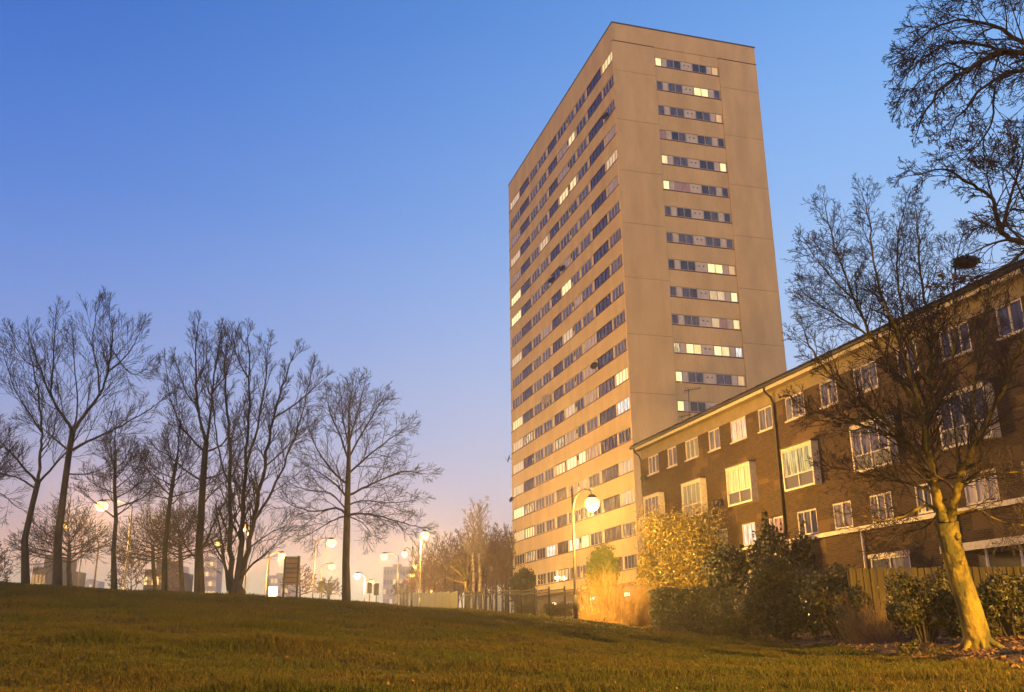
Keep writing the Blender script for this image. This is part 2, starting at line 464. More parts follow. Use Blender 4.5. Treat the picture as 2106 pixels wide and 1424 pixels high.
def ground(X, Y):
    X = np.asarray(X, float); Y = np.asarray(Y, float)
    t = X / np.maximum(Y, 6.0)
    t = np.clip(t, ET[0], ET[-1])
    ti = np.interp(t, ET, np.arange(len(ET)))
    yi = np.interp(Y, EY, np.arange(len(EY)))
    a = np.clip(ti.astype(int), 0, len(ET) - 2); b = np.clip(yi.astype(int), 0, len(EY) - 2)
    u = ti - a; v = yi - b
    z = (EZ[a, b] * (1 - u) * (1 - v) + EZ[a + 1, b] * u * (1 - v) + EZ[a, b + 1] * (1 - u) * v + EZ[a + 1, b + 1] * u * v)
    amp = np.clip((Y - 3) / 6, 0, 1) * np.clip((70 - Y) / 20, 0, 1)
    z = z + amp * (0.05 * vnoise(X, Y, 0.55) + 0.03 * vnoise(X + 9, Y - 4, 1.6) + 0.014 * vnoise(X, Y, 4.1))
    return z

def gz(x, y):
    return float(ground(x, y))

def on_ground(x, Y, sink=0.03):
    """ground point in the direction of photo column x, Y metres ahead"""
    p = at(x, 1290, Y)
    return Vector((p.x, Y, gz(p.x, Y) - sink))

def axis(a):
    return np.unique(np.round(np.concatenate(a), 3))
gx = axis([np.arange(-40, 40, 0.45), np.arange(-120, 121, 6), np.linspace(-2500, 2500, 41)])
gy = axis([np.arange(2, 62, 0.45), np.arange(-60, 200, 5), np.linspace(-400, 2900, 30)])
GX, GY = np.meshgrid(gx, gy)
GZ = ground(GX, GY)
nv = np.stack([GX.ravel(), GY.ravel(), GZ.ravel()], 1)
nx, ny = len(gx), len(gy)
ii = (np.arange(ny - 1)[:, None] * nx + np.arange(nx - 1)[None, :]).ravel()
fc = np.stack([ii, ii + 1, ii + 1 + nx, ii + nx], 1)
lawn = link('lawn', np_mesh('lawn', nv, fc, M['lawn'], 4, True))
lawn['kind'] = 'structure'

# grass blades, thinning with distance
def lawn_limit(t):
    xs = np.array([slope(e[0], e[1])[0] for e in EDGE]); ys = np.array([e[2] for e in EDGE], float)
    return np.interp(t, xs, ys)
def make_grass(n):
    u = RNG.random(n)
    Y = 7.2 * (56 / 7.2) ** (u ** 1.05)
    t = RNG.uniform(-0.66, 0.66, n)
    X = t * Y
    keep = Y < lawn_limit(t) + 1.0
    X, Y, t = X[keep], Y[keep], t[keep]
    n = len(X)
    Z = ground(X, Y)
    clump = np.clip(vnoise(X, Y, 0.9) * 0.5 + vnoise(X + 3, Y, 2.7) * 0.5, -1, 1)
    tall = np.clip((vnoise(X - 5, Y + 2, 0.33) + vnoise(X, Y, 1.2)) - 0.85, 0, 1) * 2.6
    for (tx, tY, sx, sy, a_) in ((205, 12.6, 1.0, .5, 1.6), (260, 13.0, .5, .3, 2.0), (470, 12.3, 1.2, .4, 1.4), (590, 12.4, .9, .4, 1.7), (1000, 11, .8, .3, .8), (1480, 12, .7, .3, .8), (80, 24, 2, .8, 1.0), (900, 26, 1.5, .8, 1.0)):
        q = at(tx, 1340, tY)
        tall = tall + a_ * np.exp(-((X - q.x) / sx) ** 2 - ((Y - tY) / sy) ** 2)
    h = (0.032 + 0.020 * RNG.random(n) + 0.015 * clump) * (1 + tall) + 0.0006 * Y
    w = 0.0022 + 0.00038 * Y
    ang = RNG.uniform(0, 2 * PI, n)
    lean = RNG.normal(0, 0.55, (n, 2)) * h[:, None]
    dx = np.cos(ang) * w; dy = np.sin(ang) * w
    v = np.empty((n, 3, 3))
    v[:, 0] = np.stack([X - dx, Y - dy, Z - 0.01], 1)
    v[:, 1] = np.stack([X + dx, Y + dy, Z - 0.01], 1)
    v[:, 2] = np.stack([X + lean[:, 0], Y + lean[:, 1], Z + h], 1)
    f = np.arange(n * 3).reshape(n, 3)
    o = link('grass', np_mesh('grass', v.reshape(-1, 3), f, M['blade'], 3))
    tag(o, 'short rough grass covering the sloping park lawn', 'grass', kind='stuff')
make_grass(800000)

# planting bed along the right-hand edge of the lawn
bed_line = [Vector((p.x, p.y, 0)) for p in (at(x, y, Y) for x, y, Y in
            ((1335, 1297, 42), (1500, 1313, 37.5), (1650, 1333, 26), (1850, 1355, 16), (1980, 1366, 13.2), (2120, 1380, 10.4), (2600, 1402, 9.2)))]
bv = []; bf = []
NL, NW = 90, 34
def lerp_line(pts, u):
    u = u * (len(pts) - 1); i = min(int(u), len(pts) - 2)
    return pts[i].lerp(pts[i + 1], u - i)
for i in range(NL + 1):
    p = lerp_line(bed_line, i / NL)
    for j in range(NW + 1):
        off = 14.0 * (j / NW) ** 1.6
        q = p + Vector((0.88, 0.47, 0)) * off
        if j == 0:
            q += Vector((-0.15, -0.05, 0)) * (math.sin(i * 1.3) + math.sin(i * 0.53)) * 0.6
        z = gz(q.x, q.y) + (0.012 if j else -0.03) + (0.02 * float(vnoise(q.x, q.y, 3.0)) + 0.03 if j > 0 else 0)
        bv.append((q.x, q.y, z))
for i in range(NL):
    for j in range(NW):
        a = i * (NW + 1) + j
        bf.append((a, a + NW + 1, a + NW + 2, a + 1))
bed = link('planting_bed', np_mesh('planting_bed', np.array(bv), np.array(bf), M['soil'], 4, True))
bed['kind'] = 'structure'

def leaf_quads(c, nrm, size, aspect=0.5):
    """c (n,3) centres, nrm (n,3) normals -> diamond leaves, folded along the middle"""
    n = len(c)
    a = RNG.normal(size=(n, 3))
    nrm = nrm / np.linalg.norm(nrm, axis=1, keepdims=True)
    u = a - (a * nrm).sum(1, keepdims=True) * nrm
    u /= np.linalg.norm(u, axis=1, keepdims=True)
    w = np.cross(nrm, u)
    s = size[:, None] if np.ndim(size) else size
    v = np.empty((n, 4, 3))
    v[:, 0] = c - u * s
    v[:, 1] = c + w * s * aspect + nrm * s * 0.15
    v[:, 2] = c + u * s
    v[:, 3] = c - w * s * aspect + nrm * s * 0.15
    return v.reshape(-1, 3), np.arange(n * 4).reshape(n, 4)

# leaf litter on the bed
n = 9000
u = RNG.random(n); off = 9.0 * RNG.random(n) ** 1.5 - 0.25
P0 = np.array([tuple(lerp_line(bed_line, a))[:2] for a in u])
X = P0[:, 0] + 0.88 * off; Y = P0[:, 1] + 0.47 * off
c = np.stack([X, Y, ground(X, Y) + 0.055], 1)
v, f = leaf_quads(c, RNG.normal(size=(n, 3)) * 0.5 + np.array([0, 0, 1.0]), RNG.uniform(0.02, 0.05, n), 0.6)
tag(link('leaf_litter', np_mesh('leaf_litter', v, f, M['dead_leaf'], 4)), 'dry brown leaf litter lying on the soil under the tree and shrubs', 'leaf litter', kind='stuff')

n = 1100
Yl = 7.5 * (50 / 7.5) ** RNG.random(n); tl_ = RNG.uniform(-.6, .6, n)
kk = Yl < lawn_limit(tl_); Yl = Yl[kk]; tl_ = tl_[kk]; n = len(Yl)
c = np.stack([tl_ * Yl, Yl, ground(tl_ * Yl, Yl) + 0.05], 1)
v, f = leaf_quads(c, RNG.normal(size=(n, 3)) * .5 + np.array([0, 0, 1.0]), RNG.uniform(.010, .022, n), .6)
tag(link('fallen_leaves', np_mesh('fallen_leaves', v, f, M['dead_leaf'], 4)), 'scattered small dead leaves lying in the lawn grass', 'fallen leaves', kind='stuff')

# ------------------------------------------------------------------ windows
def frame_mesh(name, w, h, panes, m, t=0.06, d0=-0.05, d1=0.055, transom=None):
    b = MB()
    b.box(0, w, d0, d1, 0, t); b.box(0, w, d0, d1, h - t, h)
    b.box(0, t, d0, d1 - .002, t, h - t); b.box(w - t, w, d0, d1 - .002, t, h - t)
    edges = [w * i / panes for i in range(1, panes)] if isinstance(panes, int) else [w * q for q in panes]
    for e in edges:
        b.box(e - t / 2, e + t / 2, d0, d1 - .004, t, h - t)
    if transom:
        b.box(t, w - t, d0, d1 - .006, transom - t / 2, transom + t / 2)
    return b.mesh(name, m)

_cache = {}
def cached(key, fn):
    if key not in _cache:
        _cache[key] = fn()
    return _cache[key]

def glazing_mesh(w, h, m, t=0.06, y=0.0):
    return MB().box(t * .5, w - t * .5, y - 0.02, y, t * .5, h - t * .5).mesh('glazing', m)

def window(parent, loc, rz, w, h, panes, style='white', glass='dark', separate=False, frame_mat=None, name='window'):
    fm = frame_mat or (M['white'] if style == 'white' else M['brown_frame'])
    key = (round(w, 3), round(h, 3), str(panes), fm.name)
    o = link(name, cached(('f',) + key, lambda: frame_mesh('window', w, h, panes, fm)), parent, loc, rz)
    if separate:
        n = panes
        for i in range(n):
            g = glass[i] if isinstance(glass, (list, tuple)) else glass
            pw = w / n
            link('pane', cached(('p', round(pw, 3), round(h, 3), g), lambda: MB().box(0.03, pw - 0.03, -0.02, 0.0, 0.03, h - 0.03).mesh('pane', P_[g])),
                 o, (pw * i, 0, 0))
    else:
        link('glazing', cached(('g', round(w, 3), round(h, 3), glass), lambda: glazing_mesh(w, h, P_[glass])), o)
    return o

# ------------------------------------------------------------------ tower block
YAW = 0.2897
TC = Vector((10.264, 80.162, 0))
T = empty('tower_block', (TC.x, TC.y, 1.2), 'tall cream rendered tower block of about twenty storeys with rows of lit and dark windows', 'tower block', rz=PI / 2 + YAW)
ZB = 1.2                       # ground level the tower stands on; all heights below are above the eye
H = 2.7; Z0 = 54.08            # storey height, top sill
TL, TW = 36.67, 15.85
def tz(z): return z - ZB
RV = 0.22                      # depth of the window recess
core = MB(); core.box(RV + 0.02, TL - 0.02, -TW + 0.02, -RV - 0.02, -0.6, tz(58.0))
core.build('core_wall', M['render_side'], T)
ZT = 58.15
# parapet above the top row
MB().box(0, TL, -RV - 0.015, 0, tz(Z0 + 1.2), tz(ZT)).build('parapet', M['render'], T)
MB().box(0.0015, RV + 0.03, -TW, -RV - 0.02, tz(56.15), tz(ZT)).build('parapet', M['render_side'], T)
MB().box(0.06, RV + 0.03, -11.50, -4.45, tz(Z0 + 1.0), tz(56.148)).build('parapet', M['render_side'], T)
# roof edge
capm = MB(); capm.box(-0.06, TL + 0.06, -0.12, 0.06, tz(ZT), tz(ZT + 0.12)); capm.box(-0.06, 0.14, -TW - 0.06, -0.122, tz(ZT), tz(ZT + 0.12))
capm.build('roof_edge', M['cap'], T)
MB().box(0.14, TL, -TW, -0.122, tz(ZT - .05), tz(ZT + 0.05)).build('roof', M['cap'], T)

colsL = [('A', 0.12, 3.12, 4, 'white'), ('B', 3.66, 7.37, 4, 'brown'), ('C', 8.0, 10.9, 3, 'white'), ('D', 11.42, 13.39, 2, 'white'),
         ('E', 14.0, 16.87, 3, 'white'), ('F', 17.45, 20.33, 3, 'brown'), ('G', 21.1, 24.03, 3, 'white'), ('H', 24.47, 27.4, 3, 'white'),
         ('I', 28.1, 31.73, 4, 'brown'), ('J', 32.04, 36.1, 4, 'white')]
litL = {(0, 'A'): 'lit', (0, 'J'): 'dim', (1, 'D'): 'lit', (1, 'E'): 'white', (3, 'A'): 'white', (3, 'D'): 'lit', (3, 'E'): 'lit', (3, 'J'): 'dim',
        (4, 'A'): 'dim', (4, 'G'): 'dim', (5, 'A'): 'white', (5, 'J'): 'bright', (6, 'J'): 'bright', (7, 'E'): 'bright', (8, 'J'): 'dim', (8, 'G'): 'white',
        (9, 'E'): 'dim', (11, 'A'): 'net', (11, 'J'): 'lit', (12, 'A'): 'bright', (12, 'B'): 'net', (12, 'E'): 'dim', (12, 'J'): 'dim', (2, 'J'): 'white', (4, 'J'): 'white', (10, 'C'): 'white', (15, 'D'): 'white',
        (12, 'I'): 'part', (13, 'A'): 'cool', (13, 'E'): 'white', (13, 'F'): 'part', (13, 'J'): 'dim', (13, 'G'): 'net', (14, 'D'): 'bright',
        (14, 'E'): 'bright', (14, 'F'): 'lit', (14, 'J'): 'dim', (15, 'A'): 'dim', (15, 'J'): 'bright', (15, 'I'): 'part', (16, 'A'): 'dim',
        (16, 'I'): 'lit', (16, 'J'): 'dim', (17, 'D'): 'bright', (17, 'E'): 'cool', (17, 'G'): 'cool', (17, 'I'): 'part', (17, 'A'): 'net', (18, 'F'): 'amber'}
for k in range(19):
    zs = Z0 - k * H
    # rendered wall band below this row of windows, down to the head of the next row
    zb = zs - (H - 1.2) if k < 18 else zs - 1.1
    MB().box(0, TL, -RV - 0.015, 0, tz(zb), tz(zs - 0.07)).build('wall_panel', M['render'], T)
    MB().box(0.02, TL + .01, -RV - 0.01, 0.045, tz(zs - 0.07), tz(zs)).build('sill', M['sill'], T)
    MB().box(0.02, TL, -RV - 0.01, -0.13, tz(zs), tz(zs + 1.2)).build('infill_panel', M['infill'], T)
    for (cn, a, b, n, st) in colsL:
        g = litL.get((k, cn))
        if g is None:
            q = random.random()
            g = 'dark' if st == 'brown' else ('dark' if q < .45 else 'net' if q < .88 else 'white')
        window(T, (a, -0.085, tz(zs + 0.012)), 0, b - a, 1.17, n, st, g)
    # end pieces of the strip at the two corners
    MB().box(0.0, 0.10, -RV, -0.004, tz(zs), tz(zs + 1.2)).build('corner_trim', M['infill'], T)
    MB().box(TL - 0.5, TL, -RV, -0.004, tz(zs), tz(zs + 1.2)).build('corner_trim', M['render'], T)
    # vent beside the two-light window
    MB().box(13.50, 13.86, -0.129, -0.06, tz(zs + 0.62), tz(zs + 1.05)).build('vent', M['metal'], T)
litR = {0: ('bright', 'net', 'dark', 'dark', 'dark', 'amber'), 1: ('net', 'net', 'net', 'bright', 'bright', 'net'), 2: ('net', 'net', 'net', 'dark', 'net', 'amber'),
        3: ('pink', 'dark', 'net', 'dark', 'net', 'dark'), 4: ('lit', 'net', 'net', 'dark', 'dark', 'bright'), 5: ('bright', 'pink', 'pink', 'dark', 'net', 'dark'),
        6: ('net', 'dark', 'dark', 'dark', 'net', 'dark'), 7: ('net', 'net', 'net', 'net', 'net', 'net'), 8: ('dark', 'dark', 'dark', 'bright', 'bright', 'amber'),
        9: ('net', 'net', 'dark', 'dim', 'dim', 'bright'), 10: ('net', 'net', 'net', 'dim', 'pink', 'lit'), 11: ('part', 'bright', 'lit', 'bright', 'lit', 'cool'),
        12: ('bright', 'net', 'net', 'net', 'net', 'amber'), 13: ('bright', 'dark', 'dark', 'dark', 'net', 'dark')}
RZ = PI / 2
for k in range(19):
    zs = Z0 - k * H
    zb = zs - (H - 1.02)
    MB().box(0.06, RV + 0.03, -11.50, -4.45, tz(max(zb, 4.5)), tz(zs - 0.07)).build('wall_panel', M['render_side'], T)
    MB().box(0.01, RV + .02, -11.49, -4.46, tz(zs - 0.07), tz(zs)).build('sill', M['sill'], T)
    MB().box(0.13, RV + .02, -11.49, -4.46, tz(zs), tz(zs + 1.0)).build('infill_panel', M['infill'], T)
    L6 = litR.get(k, ('dark', 'net', 'dark', 'dark', 'net', 'dark'))
    for (s1, s2, n, gl) in ((4.47, 5.17, 1, [L6[0]]), (5.70, 7.29, 2, [L6[2], L6[1]]), (8.50, 10.13, 2, [L6[4], L6[3]]), (10.70, 11.42, 1, [L6[5]])):
        window(T, (0.10, -s2, tz(zs + 0.01)), RZ, s2 - s1, 0.97, n, 'white', gl, separate=True)
    for s in (7.70, 8.14):
        MB().tube([(0.13, -s, tz(zs + .62)), (0.07, -s, tz(zs + .62))], [0.09, 0.07], 8).build('vent', M['dish'], T)
# side piers of the end face, in two-storey panels with an open joint between them
zj = [56.05 + 0.1] + [56.15 - 3.35 + 0.0 - 2 * H * i for i in range(0, 10)]
zj = [z for z in zj if z > 2]
for (a, b) in ((0.0, 4.42), (11.53, TW)):
    for i in range(len(zj)):
        top = zj[i]; bot = zj[i + 1] if i + 1 < len(zj) else 0.8
        MB().box(-0.035, RV + 0.03, -b, -a - (0.0 if a > 0 else -0.03), tz(bot + 0.035), tz(top - (0.07 if i == 0 else 0))).build('pier_panel', M['render_side'], T)
    MB().box(-0.075, RV, -b - .02, -a + (0.05 if a == 0 else 0), tz(56.08), tz(56.149)).build('ledge', M['sill'], T)
# open joint beds behind the pier panels
MB().box(-0.01, RV + .01, -4.41, -0.01, -0.5, tz(56.0)).build('pier_joint', M['joint'], T)
MB().box(-0.01, RV + .01, -TW + .01, -11.54, -0.5, tz(56.0)).build('pier_joint', M['joint'], T)
# ground storey
MB().box(0.0, TL, -RV - .01, -0.02, -0.8, tz(Z0 - 18 * H - 1.1)).build('ground_storey_wall', M['cream_board'], T)
MB().box(-0.02, TL + .1, -0.02, 0.5, tz(4.15), tz(4.35)).build('canopy', M['sill'], T)
for s in (4, 9, 15.5, 21, 27, 33):
    window(T, (s, 0.0, tz(1.9)), 0, 2.4, 1.5, 3, 'white', 'dim' if s in (9, 21) else 'net')
# small lamps in the entrance storey
def point(name, loc, energy, color, radius, parent=None):
    ld = bpy.data.lights.new(name, 'POINT'); ld.energy = energy; ld.color = color; ld.shadow_soft_size = radius
    o = bpy.data.objects.new(name, ld); COL.objects.link(o)
    if parent is not None: o.parent = parent
    o.location = loc
    return o
M['globe'] = mat('lamp_globe', (0.9, 0.8, 0.5), 0.4, 0.3, emis=(1.0, 0.52, 0.11), estr=4.0)
M['globe_white'] = mat('lamp_globe_white', (0.9, 0.9, 0.8), 0.4, 0.3, emis=(1.0, 0.90, 0.62), estr=4)
for s, z in ((20.5, 5.75), (10.5, 3.3), (2.5, 3.3), (21.5, 3.2)):
    MB().box(s - .45, s + .45, 0.03, 0.16, tz(z), tz(z + .28)).build('wall_lamp', M['globe_white'], T)
    point('wall_lamp_light', (s, 0.55, tz(z + .1)), 60, (1.0, 0.8, 0.4), 0.2, T)

def dish(plane_pt, size, m, label, dirv, group='satellite dishes on the tower block'):
    """satellite dish on a wall bracket; plane_pt wall point (world), dirv facing"""
    e = empty('satellite_dish', plane_pt, label, 'satellite dish', group)
    d = Vector(dirv).normalized()
    q = d.to_track_quat('Z', 'Y')
    b = MB()
    prof = [(0.01, -0.16), (0.35, -0.12), (0.7, -0.04), (1.0, 0.08), (0.97, 0.10), (0.68, -0.01), (0.3, -0.09), (0.01, -0.12)]
    b.lathe((0, 0, 0), [(r * size, z * size) for r, z in prof], 16)
    o = b.build('reflector', m, e); o.rotation_mode = 'QUATERNION'; o.rotation_quaternion = q
    off = Vector((-0.958, -0.286, 0)) * 0.35
    o.location = off
    MB().tube([(0, 0, -0.05), tuple(off * 0.6), tuple(off + d * -0.12 * size)], 0.03, 6).build('bracket', M['metal'], e)
    arm = MB().tube([tuple(off + Vector((0, 0, -size * .9))), tuple(off + d * size * 1.0)], 0.02, 5); arm.build('feed_arm', M['metal'], e)
def tower_pt(x, y):
    d = at(x, y, 1.0); n = Vector((math.cos(YAW), math.sin(YAW), 0))
    return d * (TC.dot(n) / d.dot(n))
for (x, y, s, m, lb, dv) in [
        (1252, 240, .42, 'metal', 'small black satellite dish near the top corner of the tower, under the third row', (-.7, -.7, .3)),
        (1163, 553, .42, 'metal', 'black satellite dish under a window halfway up the tower, right one of a pair', (-.6, -.7, .3)),
        (1140, 577, .42, 'metal', 'black satellite dish halfway up the tower, left one of a pair', (-.6, -.7, .3)),
        (1129, 822, .62, 'dish', 'large pale satellite dish low on the long face of the tower', (-.5, -.8, .3)),
        (1229, 753, .40, 'metal', 'black satellite dish at a dark window in the lower right of the long face', (-.5, -.8, .3)),
        (1052, 944, .50, 'metal', 'dark satellite dish on the far left edge of the tower, upper one', (-.95, -.2, .3)),
        (1057, 1028, .36, 'metal', 'small dark satellite dish on the far left edge of the tower, lower one', (-.8, -.5, .3))]:
    dish(tower_pt(x, y), s, M[m], lb, dv)

# ------------------------------------------------------------------ brick apartment building
BD = 24.44
n_ = Vector((math.cos(YAW), math.sin(YAW), 0))
ZG = 0.2
B = empty('brick_flats', (n_.x * BD, n_.y * BD, ZG), 'long four storey dark brick block of flats with white bay windows and a tiled eave', 'building', rz=PI / 2 + YAW)
def bz(z): return z - ZG
S0, S1 = 6.0, 53.95
# facade with real openings: strips between and around the windows
topw = [(51.52, 53.0, 3), (49.08, 50.25, 2), (46.37, 47.92, 3), (43.93, 45.16, 2), (41.2, 42.74, 3), (38.75, 40.0, 2), (36.06, 37.58, 3), (33.6, 34.82, 2),
        (30.9, 32.4, 3), (28.5, 29.65, 2), (25.77, 27.25, 3), (23.35, 24.5, 2), (20.6, 22.1, 3), (18.3, 19.5, 2)]
topg = ['net', 'net', 'green', 'net', 'pinklit', 'net', 'net', 'net', 'net', 'dark', 'dark', 'dark', 'dark', 'dark']
midw = [(51.5, 52.98, 3), (48.9, 50.2, 2), (46.37, 47.9, 3), (43.9, 45.1, 2), (41.15, 42.4, 3), (38.6, 39.9, 3), (36.0, 37.5, 3), (33.55, 34.8, 2), (31.0, 32.32, 3),
        (28.8, 29.65, 2), (25.6, 27.15, 3), (23.3, 24.5, 2)]
midg = ['dark', 'net', 'dark', 'net', 'cool', 'party', 'dark', 'net', 'net', 'dark', 'white', 'net']
def facade(z0, z1, opens, zo0, zo1):
    """wall between heights with openings"""
    b = MB(); T0, T1 = -0.3, 0.0
    if zo0 > z0: b.box(S0, S1, T0, T1, bz(z0), bz(zo0))
    if z1 > zo1: b.box(S0, S1, T0, T1, bz(zo1), bz(z1))
    xs = sorted(opens); e = S0
    for a, c in xs:
        b.box(e, a, T0, T1, bz(zo0), bz(zo1)); e = c
    b.box(e, S1, T0, T1, bz(zo0), bz(zo1))
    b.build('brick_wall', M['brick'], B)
facade(8.25, 10.56, [(a, b) for a, b, _ in topw], 9.45, 10.56)
facade(5.30, 8.25, [], 5.30, 5.30)
facade(4.15, 5.30, [(a, b) for a, b, _ in midw], 4.2, 5.28)
grw = [(30.4, 32.7), (45.0, 47.5), (38.5, 40.5)]
facade(-0.5, 3.98, grw, 1.7, 2.85)
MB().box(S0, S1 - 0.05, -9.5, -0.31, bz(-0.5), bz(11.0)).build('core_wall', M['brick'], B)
for (a, b, n), g in zip(topw, topg):
    window(B, (a, -0.07, bz(9.46)), 0, b - a, 1.09, n, 'white', [g] * n, separate=True)
for (a, b, n), g in zip(midw, midg):
    window(B, (a, -0.07, bz(4.21)), 0, b - a, 1.06, n, 'white', [g] * n, separate=True)
for (a, b), g in zip(grw, ('net', 'net', 'dim')):
    window(B, (a, -0.05, bz(1.71)), 0, b - a, 1.13, 2, 'white', [g, 'dark'], separate=True)
    MB().box(a - 0.06, b + .06, 0.002, 0.07, bz(2.85), bz(3.0)).build('lintel', M['white'], B)
# sills
for (a, b, n) in topw:
    MB().box(a - 0.05, b + .05, 0.002, 0.08, bz(9.39), bz(9.45)).build('sill', M['white'], B)
# white string course
MB().box(S0, S1 + .03, 0.002, 0.16, bz(3.97), bz(4.14)).build('string_course', M['white'], B)
# bays
BE = 0.36
bays = [(51.0, 53.2), (45.75, 48.05), (40.6, 42.95), (35.35, 37.75), (30.25, 32.6), (25.1, 27.5), (19.9, 22.3)]
bayg = ['net', 'green', 'white', 'greenlit', 'net', 'dark', 'dark']
for (a, b), g in zip(bays, bayg):
    w = b - a; zb_, zt_ = 6.2, 8.12; h = zt_ - zb_
    o = MB()
    o.box(0, w, 0.002, BE, 0, 0.09); o.box(0, w, 0.002, BE, h - 0.12, h)
    o.box(0, 0.09, 0.002, BE, 0.09, h - 0.12); o.box(w - 0.09, w, 0.002, BE, 0.09, h - 0.12)
    bay = o.build('bay_window', M['white'], B, (a, 0, bz(zb_)))
    link('frame', cached(('bf', round(w, 2)), lambda: frame_mesh('frame', w - 0.18, 1.16, 4, M['white'], 0.05, -0.03, 0.03)), bay, (0.09, BE - 0.06, h - 0.12 - 1.16))
    pw = (w - 0.18) / 4
    for i in range(4):
        link('pane', cached(('bp', round(pw, 3), g), lambda: MB().box(0.025, pw - .025, -.02, 0, 0.03, 1.13).mesh('pane', P_[g])), bay, (0.09 + pw * i, BE - 0.06, h - 0.12 - 1.16))
    hw = (w - 0.18) / 2; lh = h - 0.12 - 1.16 - 0.09
    for i in range(2):
        link('lower_panel', cached(('bl', round(hw, 3)), lambda: MB().box(0.03, hw - .03, -.02, 0, 0.0, lh - 0.0).mesh('lower_panel', M['panel_dark'])), bay, (0.09 + hw * i, BE - 0.06, 0.09))
    MB().box(-0.04, w + .04, 0.003, BE + .05, h, h + 0.05).build('bay_roof', M['cap'], bay)
    MB().box(0.09 + hw - .03, 0.09 + hw + .03, BE - .08, BE - 0.02, 0.09, 0.09 + lh).build('mullion', M['white'], bay)
# cream band, soffit, fascia, gutter, tiles
MB().box(S0, S1 + .03, -0.3, 0.025, bz(10.561), bz(11.15)).build('cream_band', M['cream_board'], B)
MB().box(S0, S1 + .35, -0.3, 0.46, bz(11.151), bz(11.19)).build('soffit', M['cream_board'], B)
MB().box(S0, S1 + .36, 0.461, 0.49, bz(11.12), bz(11.34)).build('fascia_board', M['white'], B)
g = MB()
g.tube([(S0, 0.56, bz(11.34)), (S1 + .36, 0.56, bz(11.34))], 0.095, 8); g.build('gutter', M['metal'], B)
r = MB()
rv = [(S0, 0.60, bz(11.42)), (S1 + .4, 0.60, bz(11.42)), (S1 + .4, -4.9, bz(13.0)), (S0, -4.9, bz(13.0)), (S0, -10.4, bz(11.42)), (S1 + .4, -10.4, bz(11.42))]
r.v = rv + [(x, y, z - 0.12) for x, y, z in rv]
r.f = [(0, 1, 2, 3), (3, 2, 5, 4), (7, 6, 9, 8), (8, 9, 10, 11), (0, 6, 7, 1), (4, 5, 11, 10), (1, 7, 8, 2), (2, 8, 11, 5), (0, 3, 9, 6), (3, 4, 10, 9)]
r.sm = [False] * len(r.f)
roof = r.build('roof', M['rooftile'], B)
tile = MB(); tile.box(0.006, 0.30, 0, 0.36, 0.0, 0.03); tm = tile.mesh('eave_tile', M['rooftile'])
x = S0
i = 0
while x < S1 + .1:
    o = link('eave_tile', tm, roof, (x, 0.30 + random.uniform(-.012, .012), bz(11.535) + random.uniform(-.005, .008)))
    o.rotation_euler = (math.radians(-17), math.radians(random.uniform(-1.5, 1.5)), 0)
    x += 0.305; i += 1
# downpipes
for (s, z0, z1, m) in ((38.42, 4.14, 11.3, 'metal'), (53.85, 0, 11.3, 'metal'), (22.6, 4.14, 11.3, 'metal')):
    MB().tube([(s, 0.56, bz(z1)), (s, 0.5, bz(z1 - .25)), (s, 0.2, bz(z1 - .5)), (s, 0.09, bz(z1 - .8)), (s, 0.09, bz(z0))], 0.055, 8).build('downpipe', M[m], B)
for s in (32.93, 38.1, 27.75):
    MB().tube([(s, 0.1, bz(3.96)), (s, 0.1, bz(-.2))], 0.05, 8).build('downpipe', M['white'], B)
# flat white entrance canopy and recessed entrance
cn = MB(); cn.box(23.2, 27.0, 0.003, 1.5, bz(2.55), bz(2.80)); cn.build('entrance_canopy', M['white'], B)
MB().box(23.6, 26.9, 0.003, 0.05, bz(0.2), bz(2.5)).build('entrance_wall', M['panel_dark'], B)
for s in (23.7, 25.1, 26.6):
    MB().tube([(s, 1.35, bz(2.55)), (s, 1.35, bz(0))], 0.045, 8).build('post', M['white'], B)
# aerials on the roof and dishes on the brick wall
def aerial(x, y0, y1, Yd, label, arm_px):
    p0 = at(x, y0, Yd); p1 = at(x - 2, y1, Yd)
    e = empty('tv_aerial', p0, label, 'aerial', 'television aerials on the brick roof')
    top = p1 - p0
    MB().tube([(0, 0, 0), tuple(top)], 0.022, 6).build('mast', M['galv'], e)
    b = MB(); a = top * 0.96; dvec = Vector((0.85, 0.3, 0.22)) * arm_px
    b.tube([tuple(a - dvec * .35), tuple(a + dvec)], 0.018, 5)
    b.build('boom', M['metal'], e)
    for i in range(7):
        q = a + dvec * (-.3 + i * .2); s = Vector((0.1, -0.1, 0.3)) * (0.75 - i * .07) * .8
        MB().tube([tuple(q - s), tuple(q + s)], 0.010, 4).build('element', M['metal'], e)
aerial(1418, 870, 800, 52, 'tall television aerial on a mast above the brick roof', 0.9)
aerial(1404, 876, 856, 53, 'short television aerial close to the brick roof edge', 0.7)
def brick_pt(x, y):
    d = at(x, y, 1.0)
    return d * (BD / d.dot(n_))
dish(brick_pt(1334, 984), .2, M['metal'], 'small black satellite dish beside the first bay of the brick flats', (-.5, -.8, .3), 'satellite dishes on the brick flats')
dish(brick_pt(1488, 1036), .22, M['metal'], 'small black satellite dish left of the third bay of the brick flats', (-.5, -.8, .3), 'satellite dishes on the brick flats')

